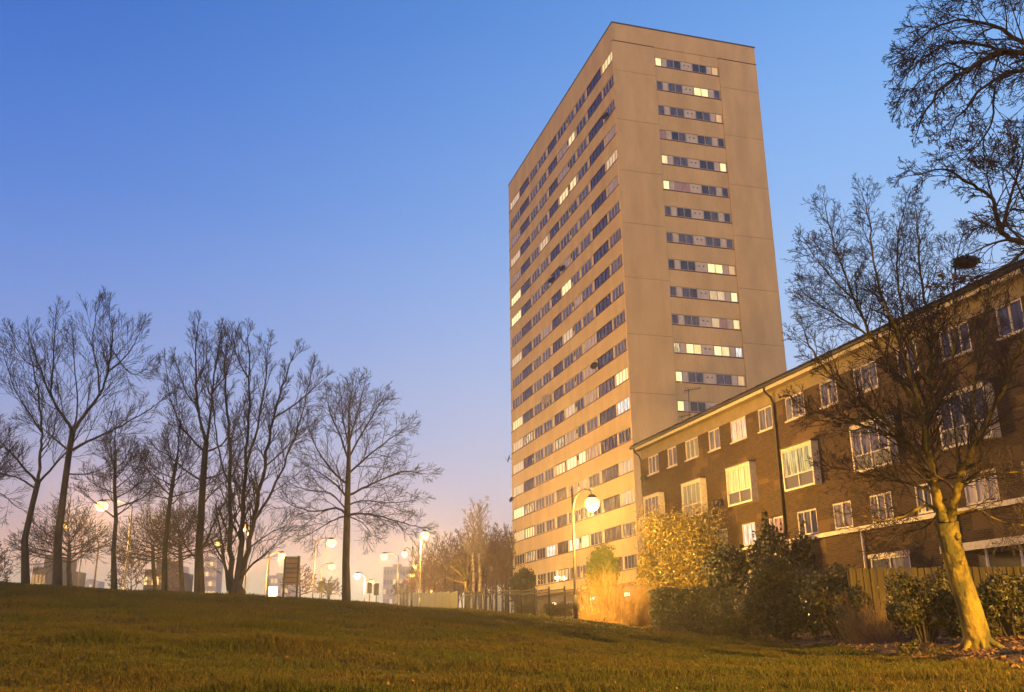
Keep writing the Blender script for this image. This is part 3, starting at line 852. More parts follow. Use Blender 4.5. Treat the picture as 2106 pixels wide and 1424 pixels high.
# ------------------------------------------------------------------ bare trees
class Segs:
    def __init__(self):
        self.a = []; self.b = []; self.r0 = []; self.r1 = []
    def add(self, p, q, r0, r1):
        self.a.append(p); self.b.append(q); self.r0.append(r0); self.r1.append(r1)
    def mesh(self, name, m, origin, k=3):
        A = np.array(self.a) - origin; Bq = np.array(self.b) - origin
        r0 = np.array(self.r0)[:, None]; r1 = np.array(self.r1)[:, None]
        d = Bq - A; d /= np.maximum(np.linalg.norm(d, axis=1, keepdims=True), 1e-9)
        ref = np.where(np.abs(d[:, :1]) < 0.7, np.array([[1.0, 0, 0]]), np.array([[0, 1.0, 0]]))
        u = np.cross(d, ref); u /= np.linalg.norm(u, axis=1, keepdims=True); w = np.cross(d, u)
        n = len(A); v = np.empty((n, 2 * k, 3))
        for j in range(k):
            t = 2 * PI * j / k
            e = u * math.cos(t) + w * math.sin(t)
            v[:, j] = A + e * r0; v[:, k + j] = Bq + e * r1
        base = (np.arange(n) * 2 * k)[:, None]
        f = np.concatenate([base + np.array([[j, (j + 1) % k, k + (j + 1) % k, k + j]]) for j in range(k)], 0)
        return np_mesh(name, v.reshape(-1, 3), f, m, 4, True)

def rv3():
    return np.array([random.gauss(0, 1), random.gauss(0, 1), random.gauss(0, 1)])

UP = np.array([0, 0, 1.0])
def grow(S, p, d, L, r, lvl, P):
    """one twig or branch with its own side branches"""
    n = 2 if lvl >= P['max'] else (3 if lvl >= P['max'] - 1 else 5)
    step = L / n
    rmin = P['rmin']
    pts = [p]; rad = [r]
    for i in range(n):
        d = d + rv3() * P['wob'] + UP * P['up'] * (0.5 + 0.5 * i / n)
        d = d / math.sqrt(d @ d)
        q = p + d * step
        r1 = max(r * (1 - 0.62 * (i + 1) / n), rmin)
        S.add(p, q, rad[-1], r1)
        pts.append(q); rad.append(r1); p = q
    if lvl >= P['max']:
        return
    nc = P['n'][min(lvl, len(P['n']) - 1)]
    side = random.random() * 6.28
    for c in range(nc):
        t = 0.18 + 0.8 * (c + random.random() * 0.8) / nc
        i = min(int(t * n), n - 1); fr = t * n - i
        q = pts[i] + (pts[i + 1] - pts[i]) * fr
        dd = pts[i + 1] - pts[i]; dd = dd / math.sqrt(dd @ dd)
        side += 2.4 + random.uniform(-.4, .4)
        a = np.cross(dd, UP + rv3() * 0.2); a /= math.sqrt(a @ a); b = np.cross(dd, a)
        ang = math.radians(P['ang'] + random.uniform(-12, 12))
        nd = dd * math.cos(ang) + (a * math.cos(side) + b * math.sin(side)) * math.sin(ang)
        Lc = L * P['ratio'] * (1.15 - 0.6 * t) * random.uniform(0.75, 1.2)
        grow(S, q, nd, Lc, max(min(rad[i] * 0.62, r * 0.6), rmin), lvl + 1, P)

def limb(S, thick, pts, r0, r1, P, L_side, every, lvl=1):
    """explicit limb through the given points, with side branches grown from it"""
    pts = [np.array(p) for p in pts]
    # subdivide smoothly
    out = []
    for i in range(len(pts) - 1):
        p0 = pts[max(i - 1, 0)]; p1 = pts[i]; p2 = pts[i + 1]; p3 = pts[min(i + 2, len(pts) - 1)]
        for s in range(4):
            t = s / 4
            out.append(0.5 * ((2 * p1) + (-p0 + p2) * t + (2 * p0 - 5 * p1 + 4 * p2 - p3) * t * t + (-p0 + 3 * p1 - 3 * p2 + p3) * t ** 3))
    out.append(pts[-1])
    total = sum(np.linalg.norm(out[i + 1] - out[i]) for i in range(len(out) - 1))
    n = len(out)
    for i in range(1, n - 1):
        out[i] = out[i] + rv3() * total * 0.0035
    rads = [r0 + (r1 - r0) * (i / (n - 1)) ** 0.8 for i in range(n)]
    thick.append((out, rads))
    run = 0; nxt = every * (0.6 + random.random() * .5); side = random.random() * 6.28
    for i in range(n - 1):
        seg = out[i + 1] - out[i]; sl = np.linalg.norm(seg); dd = seg / max(sl, 1e-6)
        while run + sl > nxt:
            fr = (nxt - run) / sl; q = out[i] + seg * fr
            u = nxt / total
            side += 2.4
            a = np.cross(dd, UP + rv3() * 0.2); a /= math.sqrt(a @ a); b = np.cross(dd, a)
            ang = math.radians(P['ang'] + random.uniform(-12, 12))
            nd = dd * math.cos(ang) + (a * math.cos(side) + b * math.sin(side)) * math.sin(ang)
            if u > P.get('bare', 0.12):
                grow(S, q, nd, L_side * (1.15 - 0.65 * u) * random.uniform(.7, 1.2), max(rads[i] * 0.5, P['rmin']) if rads[i] < .05 else rads[i] * 0.4, lvl, P)
            nxt += every * random.uniform(.6, 1.4)
        run += sl
    d = out[-1] - out[-2]; d /= np.linalg.norm(d)
    grow(S, out[-1], d, L_side * 0.5, r1, lvl, P)

def thick_mesh(name, thick, m, origin, k=8):
    b = MB()
    for pts, rads in thick:
        b.tube([Vector(p - origin) for p in pts], list(rads), k, True)
    return b.mesh(name, m)

def finish_tree(name, label, base, trunk, limbs_thick, S, tm, bm_, cat='tree', group=None, kseg=3):
    o = empty(name, base, label, cat, group)
    org = np.array(base)
    link('trunk', thick_mesh('trunk', trunk, tm, org, 12), o)
    if limbs_thick:
        link('limbs', thick_mesh('limbs', limbs_thick, bm_, org, 6), o)
    if S.a:
        link('crown', S.mesh('crown', M['twig'] if bm_ in (M['bark'], M['bark_pale']) else bm_, org, kseg), o)
    return o

def px_pts(pts, Y, dY):
    """photo-plane points spread in depth: dY total depth drift"""
    n = len(pts); out = []
    for i, (x, y) in enumerate(pts):
        out.append(np.array(at(x, y, Y + dY * (i / max(n - 1, 1)) ** 1.1)))
    return out

def tree_px(name, label, Y, trunk, limbs, P, L_side, every, tm='bark', lm='bark', group=None, k=3, depth=2.2, cat='tree', sink=0.12):
    """trunk: [(x, y, width px)], limbs: list of (points, start width px, end width px)"""
    sc = Y / F_PX
    S = Segs(); th = []
    (bx, by, bw) = trunk[0]
    base = on_ground(bx, Y, 0.0)
    tp = [np.array(base) - np.array([0, 0, sink])]
    tr = [bw / 2 * sc * 1.12]
    tp.append(np.array(base) + np.array([0, 0, 0.12])); tr.append(bw / 2 * sc * 1.0)
    for (x, y, w) in trunk[1:]:
        tp.append(np.array(at(x, y, Y))); tr.append(w / 2 * sc)
    for i in range(2, len(tp) - 1):
        tp[i] = tp[i] + np.array([0, random.uniform(-.1, .1), 0])
    trunk_t = [(tp, tr)]
    for j, (pts, w0, w1) in enumerate(limbs):
        dY = random.uniform(-1, 1) * depth
        limb(S, th, px_pts(pts, Y, dY), w0 / 2 * sc, max(w1 / 2 * sc, P['rmin']), P, L_side, every)
    return finish_tree(name, label, tuple(base), trunk_t, th, S, M[tm], M[lm], cat, group, k)

def auto_limbs(x0, y0, y1, top, half_l, half_r, n, w0, droop=0.0, rise=0.55, bot=None):
    """limb guide points fanned round a straight trunk: from heights y0 (low) to y1 (high), reaching half widths"""
    out = []
    for i in range(n):
        t = (i + 0.5) / n
        y = y0 + (y1 - y0) * t
        sd = -1 if i % 2 else 1
        reach = (half_r if sd > 0 else half_l) * (1 - 0.75 * t ** 1.5) * random.uniform(.75, 1.05)
        hgt = (y - top) * random.uniform(.35, .7) * rise * (0.4 + t)
        if random.random() < 0.3:
            reach *= 0.35
        p = [(x0, y), (x0 + sd * reach * .3, y - hgt * .22 + droop * 4), (x0 + sd * reach * .68, y - hgt * .55 + droop * 10), (x0 + sd * reach, y - hgt)]
        out.append((p, w0 * (1 - .55 * t), 1.6))
    return out

PT = dict(max=3, n=(7, 6, 5), wob=0.065, up=0.13, ratio=0.58, ang=31, rmin=0.0068, bare=0.15)
PG = dict(max=3, n=(7, 6, 5), wob=0.075, up=0.12, ratio=0.58, ang=36, rmin=0.0068, bare=0.10)
grp = 'bare trees along the crest of the lawn'
# tree A (far left, forked low, leaning right)
tree_px('bare_tree', 'leaning bare tree at the far left of the crest, forking low into a wide crown', 41,
        [(40, 1193, 17), (52, 1110, 13), (66, 1040, 11), (78, 992, 11)],
        [([(78, 992), (55, 970), (20, 930), (-40, 870)], 7, 2), ([(78, 992), (84, 930), (86, 880), (78, 800), (60, 720)], 8, 2),
         ([(78, 995), (110, 960), (140, 925), (170, 880)], 6, 2), ([(74, 1005), (40, 985), (0, 972), (-50, 950)], 5, 1.5),
         ([(86, 890), (60, 850), (30, 800), (10, 740)], 4, 1.5), ([(84, 930), (110, 890), (120, 820)], 4, 1.5)],
        PT, 1.7, 0.36, group=grp)
# tree B (big fork)
tree_px('bare_tree', 'tallest bare tree on the left, its straight trunk forking into two thick upswept limbs', 40,
        [(107, 1198, 19), (118, 1110, 15), (131, 1010, 13), (143, 925, 12), (150, 885, 12)],
        [([(150, 885), (128, 855), (104, 815), (84, 760), (62, 700)], 9, 2), ([(104, 815), (108, 760), (112, 700), (115, 655)], 5, 1.5),
         ([(150, 885), (180, 845), (205, 810), (222, 765), (230, 700), (225, 645)], 9, 2), ([(222, 765), (262, 730), (285, 690)], 4, 1.5),
         ([(205, 812), (200, 760), (190, 700), (200, 640)], 5, 1.5),
         ([(142, 930), (180, 908), (225, 888), (275, 862), (318, 835)], 7, 1.5), ([(139, 925), (118, 908), (98, 890), (72, 870)], 5, 1.5),
         ([(150, 885), (160, 840), (155, 770), (150, 700)], 5, 1.5), ([(230, 720), (270, 770), (300, 760)], 3, 1.2),
         ([(84, 760), (50, 740), (25, 700)], 3, 1.2), ([(137, 975), (180, 975), (225, 958)], 4, 1.3)],
        PT, 1.75, 0.34, group=grp)
# tree C (slim, third)
tree_px('bare_tree', 'slim bare tree with a small crown right of the bright lamp on the left', 43,
        [(226, 1210, 13), (233, 1130, 9), (237, 1070, 8), (237, 1000, 7), (238, 930, 5)],
        auto_limbs(237, 1050, 950, 850, 70, 75, 10, 4) + [([(238, 930), (236, 900), (240, 870)], 4, 1.5), ([(237, 1062), (262, 1045), (290, 1020)], 4, 1.5), ([(237, 1066), (210, 1045), (180, 1020)], 4, 1.5)],
        PT, 1.45, 0.32, group=grp)
# dense round tree behind
tree_px('round_tree', 'low round headed bare tree with dense twigs standing behind the two leftmost trunks', 55,
        [(138, 1200, 11), (141, 1170, 9), (143, 1120, 7)],
        auto_limbs(141, 1160, 1100, 1010, 105, 90, 20, 4, rise=.5) + [([(143, 1120), (140, 1080), (145, 1030)], 3, 1.5)],
        dict(PG, n=(6, 5, 3), rmin=.010), 1.9, 0.36, group='dense low bare trees behind the crest')
tree_px('round_tree', 'low round headed bare tree with dense twigs in the middle of the left row', 56,
        [(372, 1205, 11), (372, 1165, 9), (370, 1120, 7)],
        auto_limbs(371, 1155, 1090, 1010, 70, 95, 18, 4, rise=.55) + [([(370, 1120), (366, 1080), (370, 1030)], 3, 1.5)],
        dict(PG, n=(6, 5, 3), rmin=.010), 1.9, 0.36, group='dense low bare trees behind the crest')
tree_px('round_tree', 'low spreading bare tree left of the pair of tall middle trees', 58,
        [(318, 1205, 10), (316, 1165, 8), (314, 1120, 6)],
        auto_limbs(315, 1160, 1095, 1030, 75, 60, 16, 4, rise=.5),
        dict(PG, n=(6, 5, 3), rmin=.010), 1.8, 0.36, group='dense low bare trees behind the crest')
# tree D
tree_px('bare_tree', 'bare tree with a slightly leaning trunk in the middle of the left row', 43,
        [(331, 1214, 12), (338, 1140, 10), (347, 1060, 9), (356, 990, 8), (365, 940, 6)],
        auto_limbs(355, 1040, 950, 850, 75, 70, 12, 4) + [([(365, 940), (368, 900), (372, 860)], 4, 1.5), ([(352, 1020), (320, 990), (300, 960)], 4, 1.5)],
        PT, 1.8, 0.36, group=grp)
# tree E (tall)
tree_px('bare_tree', 'tall straight bare tree left of the many stemmed one, crown reaching high', 42,
        [(404, 1214, 22), (408, 1130, 16), (415, 1040, 14), (420, 960, 13), (424, 910, 11)],
        [([(424, 910), (412, 870), (404, 810), (402, 740), (406, 680)], 8, 2), ([(424, 910), (432, 860), (438, 790), (450, 720), (455, 690)], 7, 2),
         ([(422, 930), (395, 905), (370, 870), (350, 820), (342, 760)], 6, 1.5), ([(424, 930), (455, 915), (480, 885), (500, 840)], 5, 1.5),
         ([(408, 840), (380, 800), (362, 745)], 4, 1.5), ([(436, 810), (465, 770), (480, 720)], 4, 1.5), ([(404, 790), (425, 740), (425, 690)], 3, 1.5),
         ([(418, 990), (385, 970), (350, 940), (325, 925)], 5, 1.5), ([(418, 985), (455, 975), (480, 950)], 5, 1.5),
         ([(408, 1150), (430, 1100), (450, 1055), (470, 1030)], 5, 1.5), ([(404, 1150), (380, 1120), (365, 1080)], 4, 1.5), ([(416, 1040), (440, 1010), (470, 985)], 4, 1.3)],
        PT, 1.5, 0.33, group=grp)
# tree F (multi-stem)
tree_px('many_stemmed_tree', 'bare tree with several stems fanning from one base, lamp shining behind it', 41,
        [(482, 1222, 34), (482, 1200, 26)],
        [([(470, 1215), (462, 1160), (455, 1110), (450, 1075)], 8, 3), ([(474, 1215), (475, 1130), (473, 1040), (472, 940), (468, 850), (462, 760), (455, 700)], 13, 2),
         ([(486, 1215), (497, 1130), (499, 1060), (504, 970), (510, 880), (512, 780), (510, 690)], 15, 2), ([(488, 1212), (510, 1130), (525, 1060), (545, 960), (562, 860), (585, 780), (605, 730)], 14, 2),
         ([(523, 1070), (560, 1010), (590, 940), (618, 860), (640, 770)], 7, 1.8), ([(505, 960), (530, 880), (545, 790), (552, 710)], 7, 1.8),
         ([(473, 1000), (450, 930), (440, 850), (432, 780)], 5, 1.5), ([(562, 860), (610, 830), (655, 790)], 5, 1.5), ([(495, 1190), (520, 1160), (545, 1140), (565, 1120)], 5, 1.5),
         ([(512, 780), (490, 740), (480, 700)], 4, 1.5), ([(510, 1130), (550, 1100), (590, 1080)], 4, 1.5), ([(545, 960), (590, 920), (625, 880)], 4, 1.5), ([(462, 1160), (440, 1120), (415, 1080)], 4, 1.5)],
        PT, 1.6, 0.34, group=None)
# tree G (isolated, broad)
tree_px('bare_tree', 'lone bare tree with a broad rounded crown nearest to the tower block', 43,
        [(710, 1237, 18), (712, 1160, 15), (713, 1080, 14), (715, 1020, 12), (717, 950, 9), (718, 890, 6)],
        [([(713, 1058), (690, 1045), (655, 1052), (615, 1045), (585, 1030)], 6, 1.5), ([(713, 1060), (740, 1056), (780, 1062), (825, 1075), (862, 1085)], 6, 1.5),
         ([(712, 1062), (690, 1068), (660, 1085), (635, 1100)], 4, 1.3), ([(713, 1025), (695, 1000), (660, 975), (620, 950)], 5, 1.5), ([(715, 1022), (745, 1005), (790, 985), (835, 970), (875, 975)], 6, 1.5),
         ([(716, 1000), (680, 965), (650, 920), (635, 880)], 5, 1.5), ([(717, 975), (755, 940), (800, 905), (835, 880)], 5, 1.5), ([(717, 950), (700, 900), (680, 850), (672, 820)], 5, 1.5),
         ([(718, 940), (745, 890), (775, 840), (790, 815)], 5, 1.5), ([(718, 890), (718, 850), (725, 800)], 5, 1.5), ([(718, 910), (735, 850), (748, 800)], 4, 1.5), ([(718, 920), (706, 860), (700, 810)], 4, 1.5),
         ([(714, 1040), (750, 1030), (800, 1035), (850, 1030)], 4, 1.3), ([(714, 1062), (745, 1075), (765, 1100)], 3, 1.2), ([(714, 1050), (680, 1015), (640, 1010), (605, 1000)], 4, 1.3)],
        dict(PG, up=0.05), 1.65, 0.29, group=grp)
# crown reaching in at the left edge of the frame
tree_px('bare_tree', 'bare tree standing beyond the left edge, only its lower right twigs in view', 42,
        [(-70, 1190, 16), (-72, 1100, 13), (-70, 1020, 11), (-68, 960, 9)],
        auto_limbs(-70, 1040, 930, 760, 90, 110, 12, 6) + [([(-70, 1030), (-40, 1020), (0, 1015), (30, 1040)], 5, 1.5)],
        PT, 2.0, 0.38, group=grp)

# right-hand foreground tree with the lit trunk
PH = dict(max=4, n=(5, 5, 4, 3), wob=0.08, up=0.07, ratio=0.60, ang=38, rmin=0.003, bare=0.12)
YH = 15.0
tree_px('pale_barked_tree', 'bare tree with a thick pale trunk lit golden, leaning in front of the board fence', YH,
        [(2008, 1328, 52), (1992, 1260, 45), (1975, 1190, 43), (1958, 1120, 42), (1946, 1075, 46)],
        [([(1940, 1075), (1932, 1040), (1925, 1010), (1915, 960), (1900, 880), (1880, 800), (1850, 700), (1815, 620)], 26, 4),
         ([(1955, 1075), (1962, 1030), (1975, 985), (2005, 920), (2040, 850), (2080, 760), (2110, 680)], 24, 5),
         ([(1938, 1060), (1905, 1040), (1860, 1062), (1815, 1072), (1770, 1060)], 9, 2.5), ([(1960, 1040), (1985, 990), (2040, 975), (2120, 970)], 10, 3),
         ([(1925, 1010), (1890, 960), (1855, 900), (1800, 850), (1740, 800), (1690, 750), (1660, 700)], 13, 3),
         ([(1915, 960), (1905, 880), (1912, 790), (1915, 700), (1900, 610), (1890, 520), (1885, 440)], 15, 3),
         ([(1895, 860), (1850, 780), (1800, 700), (1760, 620), (1725, 530), (1700, 440)], 11, 2.5),
         ([(1900, 880), (1940, 800), (1965, 700), (1960, 600), (1975, 500)], 11, 2.5),
         ([(1868, 760), (1830, 650), (1800, 560), (1790, 470), (1780, 420)], 8, 2.2),
         ([(1860, 905), (1790, 880), (1720, 860), (1660, 840)], 8, 2), ([(1912, 790), (1870, 700), (1850, 600), (1845, 500), (1860, 430)], 8, 2.2),
         ([(2005, 920), (2000, 820), (2020, 700), (2040, 600)], 10, 2.5), ([(1948, 1030), (1890, 1000), (1830, 985), (1770, 975), (1710, 960)], 8, 2),
         ([(1800, 700), (1740, 660), (1690, 630), (1650, 600)], 6, 2), ([(1962, 1060), (2010, 1050), (2060, 1075), (2106, 1080)], 7, 2),
         ([(1935, 1050), (1900, 1085), (1850, 1100), (1810, 1120)], 6, 2), ([(1760, 620), (1710, 570), (1670, 520)], 5, 1.8)],
        PH, 0.85, 0.115, tm='bark_pale', lm='bark_pale', depth=1.6)
q = on_ground(2008, YH, 0)
ht = [o for o in bpy.data.objects if o.name.startswith('pale_barked_tree')][0]
rt = MB()
for i in range(7):
    a = i * 0.9 + random.uniform(-.2, .2); l = random.uniform(.22, .42)
    u = Vector((math.cos(a), math.sin(a), 0))
    rt.tube([u * .08 + Vector((-.02, 0, .42)), u * .16 + Vector((0, 0, .16)), u * l + Vector((0, 0, .03)), u * (l + .2) + Vector((0, 0, -.08))], [.04, .06, .035, .015], 7)
rt.build('roots', M['bark_pale'], ht)
kn = MB()
for (x_, y_, r_) in ((1990, 1222, .05), (1970, 1160, .045), (1962, 1105, .06)):
    c_ = at(x_, y_, YH) - ht.location
    kn.lathe((c_.x, c_.y - .13, c_.z), [(.01, -r_), (r_ * .8, -r_ * .6), (r_, 0), (r_ * .8, r_ * .6), (.01, r_)], 8)
kn.build('knots', M['bark_pale'], ht)
# nearer tree off to the right, its crown hanging into the top right corner
YI = 10.5
PI_ = dict(max=4, n=(5, 4, 4, 3), wob=0.08, up=-0.05, ratio=0.62, ang=34, rmin=0.0034, bare=0.05)
tree_px('overhanging_tree', 'bare tree beyond the right edge with drooping branches hanging into the top right corner', YI,
        [(2480, 1400, 70), (2450, 1100, 60), (2420, 800, 56), (2400, 500, 50), (2380, 300, 40)],
        [([(2380, 300), (2250, 140), (2150, 120), (2060, 108), (1990, 150), (1930, 190), (1890, 260)], 30, 3), ([(2150, 120), (2060, 60), (1980, 40), (1920, 60), (1860, 110)], 12, 2.5),
         ([(2380, 280), (2250, 170), (2120, 140), (2040, 170), (1990, 215), (1955, 270)], 16, 2.5), ([(2390, 420), (2300, 500), (2200, 530), (2106, 500), (2060, 480), (2045, 420), (2000, 380), (1940, 350), (1880, 360)], 24, 2.5),
         ([(2060, 480), (2080, 400), (2100, 340), (2110, 300)], 9, 2.5), ([(2380, 260), (2250, 60), (2150, 0), (2060, -20), (1960, 0)], 16, 2.5),
         ([(2060, 108), (2010, 90), (1950, 90), (1890, 130), (1860, 160)], 9, 2.2), ([(1990, 150), (1950, 130), (1900, 160), (1855, 210)], 6, 2), ([(2045, 180), (2040, 250), (2010, 300), (1975, 330)], 6, 2),
         ([(2120, 500), (2080, 540), (2040, 560), (1980, 580)], 8, 2), ([(2045, 420), (2030, 360), (2040, 320)], 5, 2), ([(2110, 420), (2080, 360), (2040, 340)], 6, 2), ([(2150, 150), (2120, 220), (2100, 290)], 8, 2),
         ([(2200, 530), (2130, 450), (2080, 430), (2030, 460)], 8, 2)],
        PI_, 0.58, 0.125, tm='bark', lm='bark', depth=1.0)
# magpie nest and a few withered leaves caught in the crown
pn = np.array(at(1985, 540, YH)); S = Segs()
for i in range(420):
    d = rv3(); d /= np.linalg.norm(d); c = pn + d * np.array([.20, .20, .11]) * random.random() ** .4
    e = rv3(); e[2] *= .3; e /= np.linalg.norm(e)
    S.add(c - e * .09, c + e * .09, 0.006, 0.004)
tag(link('nest', S.mesh('nest', M['twig'], np.array([0, 0, 0]))), 'dark twig nest high in the crown of the foreground tree', 'nest')
c = np.stack([np.array(at(x_, y_, YH - 1)) + rv3() * .03 for (x_, y_, n) in ((1908, 588, 10), (1935, 565, 10), (1960, 572, 14), (1982, 575, 14), (2000, 580, 8)) for _ in range(n)])
v, f = leaf_quads(c, RNG.normal(size=c.shape), 0.05, 0.5)
tag(link('withered_leaves', np_mesh('withered_leaves', v, f, M['dead_leaf'], 4)), 'few pale withered leaves caught in the twigs below the nest', 'leaves', kind='stuff')

# background wood right of the middle and birches
PW = dict(max=3, n=(5, 4, 3), wob=0.12, up=0.13, ratio=0.55, ang=32, rmin=0.018, bare=0.05)
wood = [(872, 1150, 110), (893, 1135, 120), (915, 1125, 112), (935, 1112, 118), (957, 1104, 115), (978, 1100, 122), (1000, 1092, 112), (1020, 1085, 120), (1040, 1086, 116), (1062, 1090, 124)]
for i, (x, top, Y) in enumerate(wood):
    by = 1243
    limbs = []
    for j in range(9):
        t = j / 9; y = by - 25 - (by - top) * 0.65 * t
        sd = 1 if j % 2 else -1
        limbs.append(([(x, y), (x + sd * 9, y - 14), (x + sd * 15, y - 36)], 2.0, 0.8))
    limbs.append(([(x, by - 60), (x + 2, (by + top) / 2 - 20), (x, top + 8)], 2.5, .8))
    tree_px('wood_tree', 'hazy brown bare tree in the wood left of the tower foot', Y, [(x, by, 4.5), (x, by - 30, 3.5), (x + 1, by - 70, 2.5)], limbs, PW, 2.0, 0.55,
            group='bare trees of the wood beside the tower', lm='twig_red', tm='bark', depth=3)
S = Segs()
PM = dict(max=2, n=(7, 5), wob=0.10, up=0.15, ratio=0.55, ang=28, rmin=0.03)
for i in range(46):
    t = i / 45; x = 862 + 215 * t + random.uniform(-4, 4); Y = random.uniform(128, 150)
    top = 1165 - 75 * t + random.uniform(-5, 30)
    b = on_ground(x, Y, 0.2); hh = at(x, top, Y).z - b.z
    p = np.array(b); d = np.array([random.gauss(0, .06), 0, 1.0])
    S.add(p, p + d * hh * .45, .10, .07)
    for j in range(7):
        e = d + rv3() * np.array([.32, .32, .1]); e /= np.linalg.norm(e)
        grow(S, p + d * hh * random.uniform(.2, .5), e, hh * .5, .05, 0, PM)
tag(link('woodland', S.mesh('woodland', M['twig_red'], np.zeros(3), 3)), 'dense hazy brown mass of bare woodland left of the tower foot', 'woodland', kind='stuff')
bt = [(985, 1228, 1036, 'taller pale birch with fine upswept twigs in front of the wood'), (972, 1226, 1060, 'shorter pale birch left of the taller one in front of the wood')]
for (x, by, top, lb) in bt:
    limbs = [([(x, by - 50), (x + 3, by - 110), (x + 1, top + 10)], 4, 1)]
    for j in range(12):
        t = j / 12; y = by - 65 - (by - 75 - top) * t; sd = 1 if j % 2 else -1
        limbs.append(([(x, y), (x + sd * 8, y - 16), (x + sd * 13, y - 26)], 1.8, .7))
    tree_px('birch_tree', lb, 92, [(x + 3, by, 7), (x + 2, by - 50, 6), (x, by - 90, 4)], limbs, dict(PW, rmin=.011, up=.1), 1.3, 0.4, lm='birch', tm='birch', group='birches in front of the wood', depth=2)
tree_px('small_tree', 'small bare tree lit yellow by a lamp behind the railings', 84, [(962, 1240, 7), (960, 1215, 6), (957, 1195, 5)],
        [([(957, 1195), (945, 1180), (928, 1165)], 3, 1), ([(957, 1195), (955, 1175), (945, 1150)], 3.5, 1), ([(957, 1195), (970, 1175), (985, 1160)], 3, 1), ([(957, 1200), (935, 1195), (922, 1190)], 2.5, 1),
         ([(958, 1195), (963, 1170), (966, 1150)], 3, 1), ([(960, 1210), (980, 1195), (1000, 1180)], 2.5, 1)],
        dict(PW, rmin=.012), 1.0, 0.35, lm='bark_pale', tm='bark_pale', depth=1.0)

# ------------------------------------------------------------------ shrubs
def shrub(name, label, x, Y, w, h, d, m, nleaf, size, cat='shrub', group=None, lumps=7, zc=0.5, flat=False, twigs=True, taper=0.0, sink=0.0, box=False):
    base = on_ground(x, Y, 0.0)
    o = empty(name, base, label, cat, group)
    rs = np.random.default_rng(int(x * 7 + Y * 13))
    if box:
        c = rs.uniform(-1, 1, (nleaf, 3))
        ax = rs.integers(0, 3, nleaf); sg = rs.choice([-1, 1], nleaf)
        sh = rs.random(nleaf) < 0.8
        idx = np.where(sh)[0]
        c[idx, ax[idx]] = sg[idx] * (1 - np.abs(rs.normal(0, .05, len(idx))))
        nrm = np.zeros_like(c); nrm[np.arange(nleaf), ax] = sg
        c += 0.05 * np.sin(c[:, [1, 2, 0]] * 7)
        nrm = nrm + rs.normal(0, .6, c.shape)
        c = c * np.array([w / 2, d / 2, h / 2]) + np.array([0, 0, h / 2])
    else:
        cs = []; ns = []
        # a shrub is a heap of overlapping boughs
        for i in range(lumps):
            a = rs.uniform(0, 2 * PI); rr = rs.random() ** .6
            cz = rs.uniform(0.18, 0.86)
            shrink = 1 - taper * cz
            cc = np.array([math.cos(a) * rr * .62 * shrink, math.sin(a) * rr * .62 * shrink, cz])
            rad = rs.uniform(.15, .34) * (1 - 0.45 * abs(cz - .4)) * (1 - taper * .4 * cz)
            k = nleaf // lumps
            dd = rs.normal(size=(k, 3)); dd /= np.linalg.norm(dd, axis=1, keepdims=True)
            q = dd * (1 - np.abs(rs.normal(0, .22, (k, 1)))) * rad * (1 + .25 * np.sin(dd[:, :1] * 9 + i) * np.cos(dd[:, 1:2] * 8))
            cs.append(cc + q * np.array([1.25, 1.25, 1.0])); ns.append(dd + rs.normal(0, .7, dd.shape))
        c = np.concatenate(cs); nrm = np.concatenate(ns)
        keep = (c[:, 2] > 0.0) & (c[:, 2] < 1.12)
        c = c[keep]; nrm = nrm[keep]
        c = c * np.array([w / 2 * 1.05, d / 2, h])
    if not box:
        # stray shoots that break the outline
        sp = [c]; sn = [nrm]
        for i in range(int(26 * min(w, 4))):
            q = c[rs.integers(0, len(c))]
            d_ = (q - np.array([0, 0, h * .4])); d_ = d_ / (np.linalg.norm(d_) + 1e-6) + np.array([0, 0, .5]) + rs.normal(0, .3, 3)
            d_ /= np.linalg.norm(d_)
            m_ = 14; tt = rs.random((m_, 1)) * min(h * .16, .6)
            sp.append(q + d_ * tt + rs.normal(0, size * .9, (m_, 3))); sn.append(rs.normal(size=(m_, 3)))
        c = np.concatenate(sp); nrm = np.concatenate(sn)
    sz = size * rs.uniform(.6, 1.3, len(c))
    v, f = leaf_quads(c, nrm, sz, 0.5)
    fo = link('foliage', np_mesh('foliage', v, f, m, 4), o); fo['kind'] = 'stuff'
    if twigs:
        S = Segs()
        for i in range(26):
            a = rs.uniform(0, 2 * PI); e = np.array([math.cos(a) * w * .36 * rs.random(), math.sin(a) * d * .36 * rs.random(), h * rs.uniform(.5, .95)])
            p = np.array([e[0] * .15, e[1] * .15, -0.1]); q = p * .5 + e * .5 + rs.normal(0, .05, 3) * h
            S.add(p, q, 0.03, 0.018); S.add(q, e, 0.018, 0.008)
        link('stems', S.mesh('stems', M['bark'], np.zeros(3), 4), o)
    return o

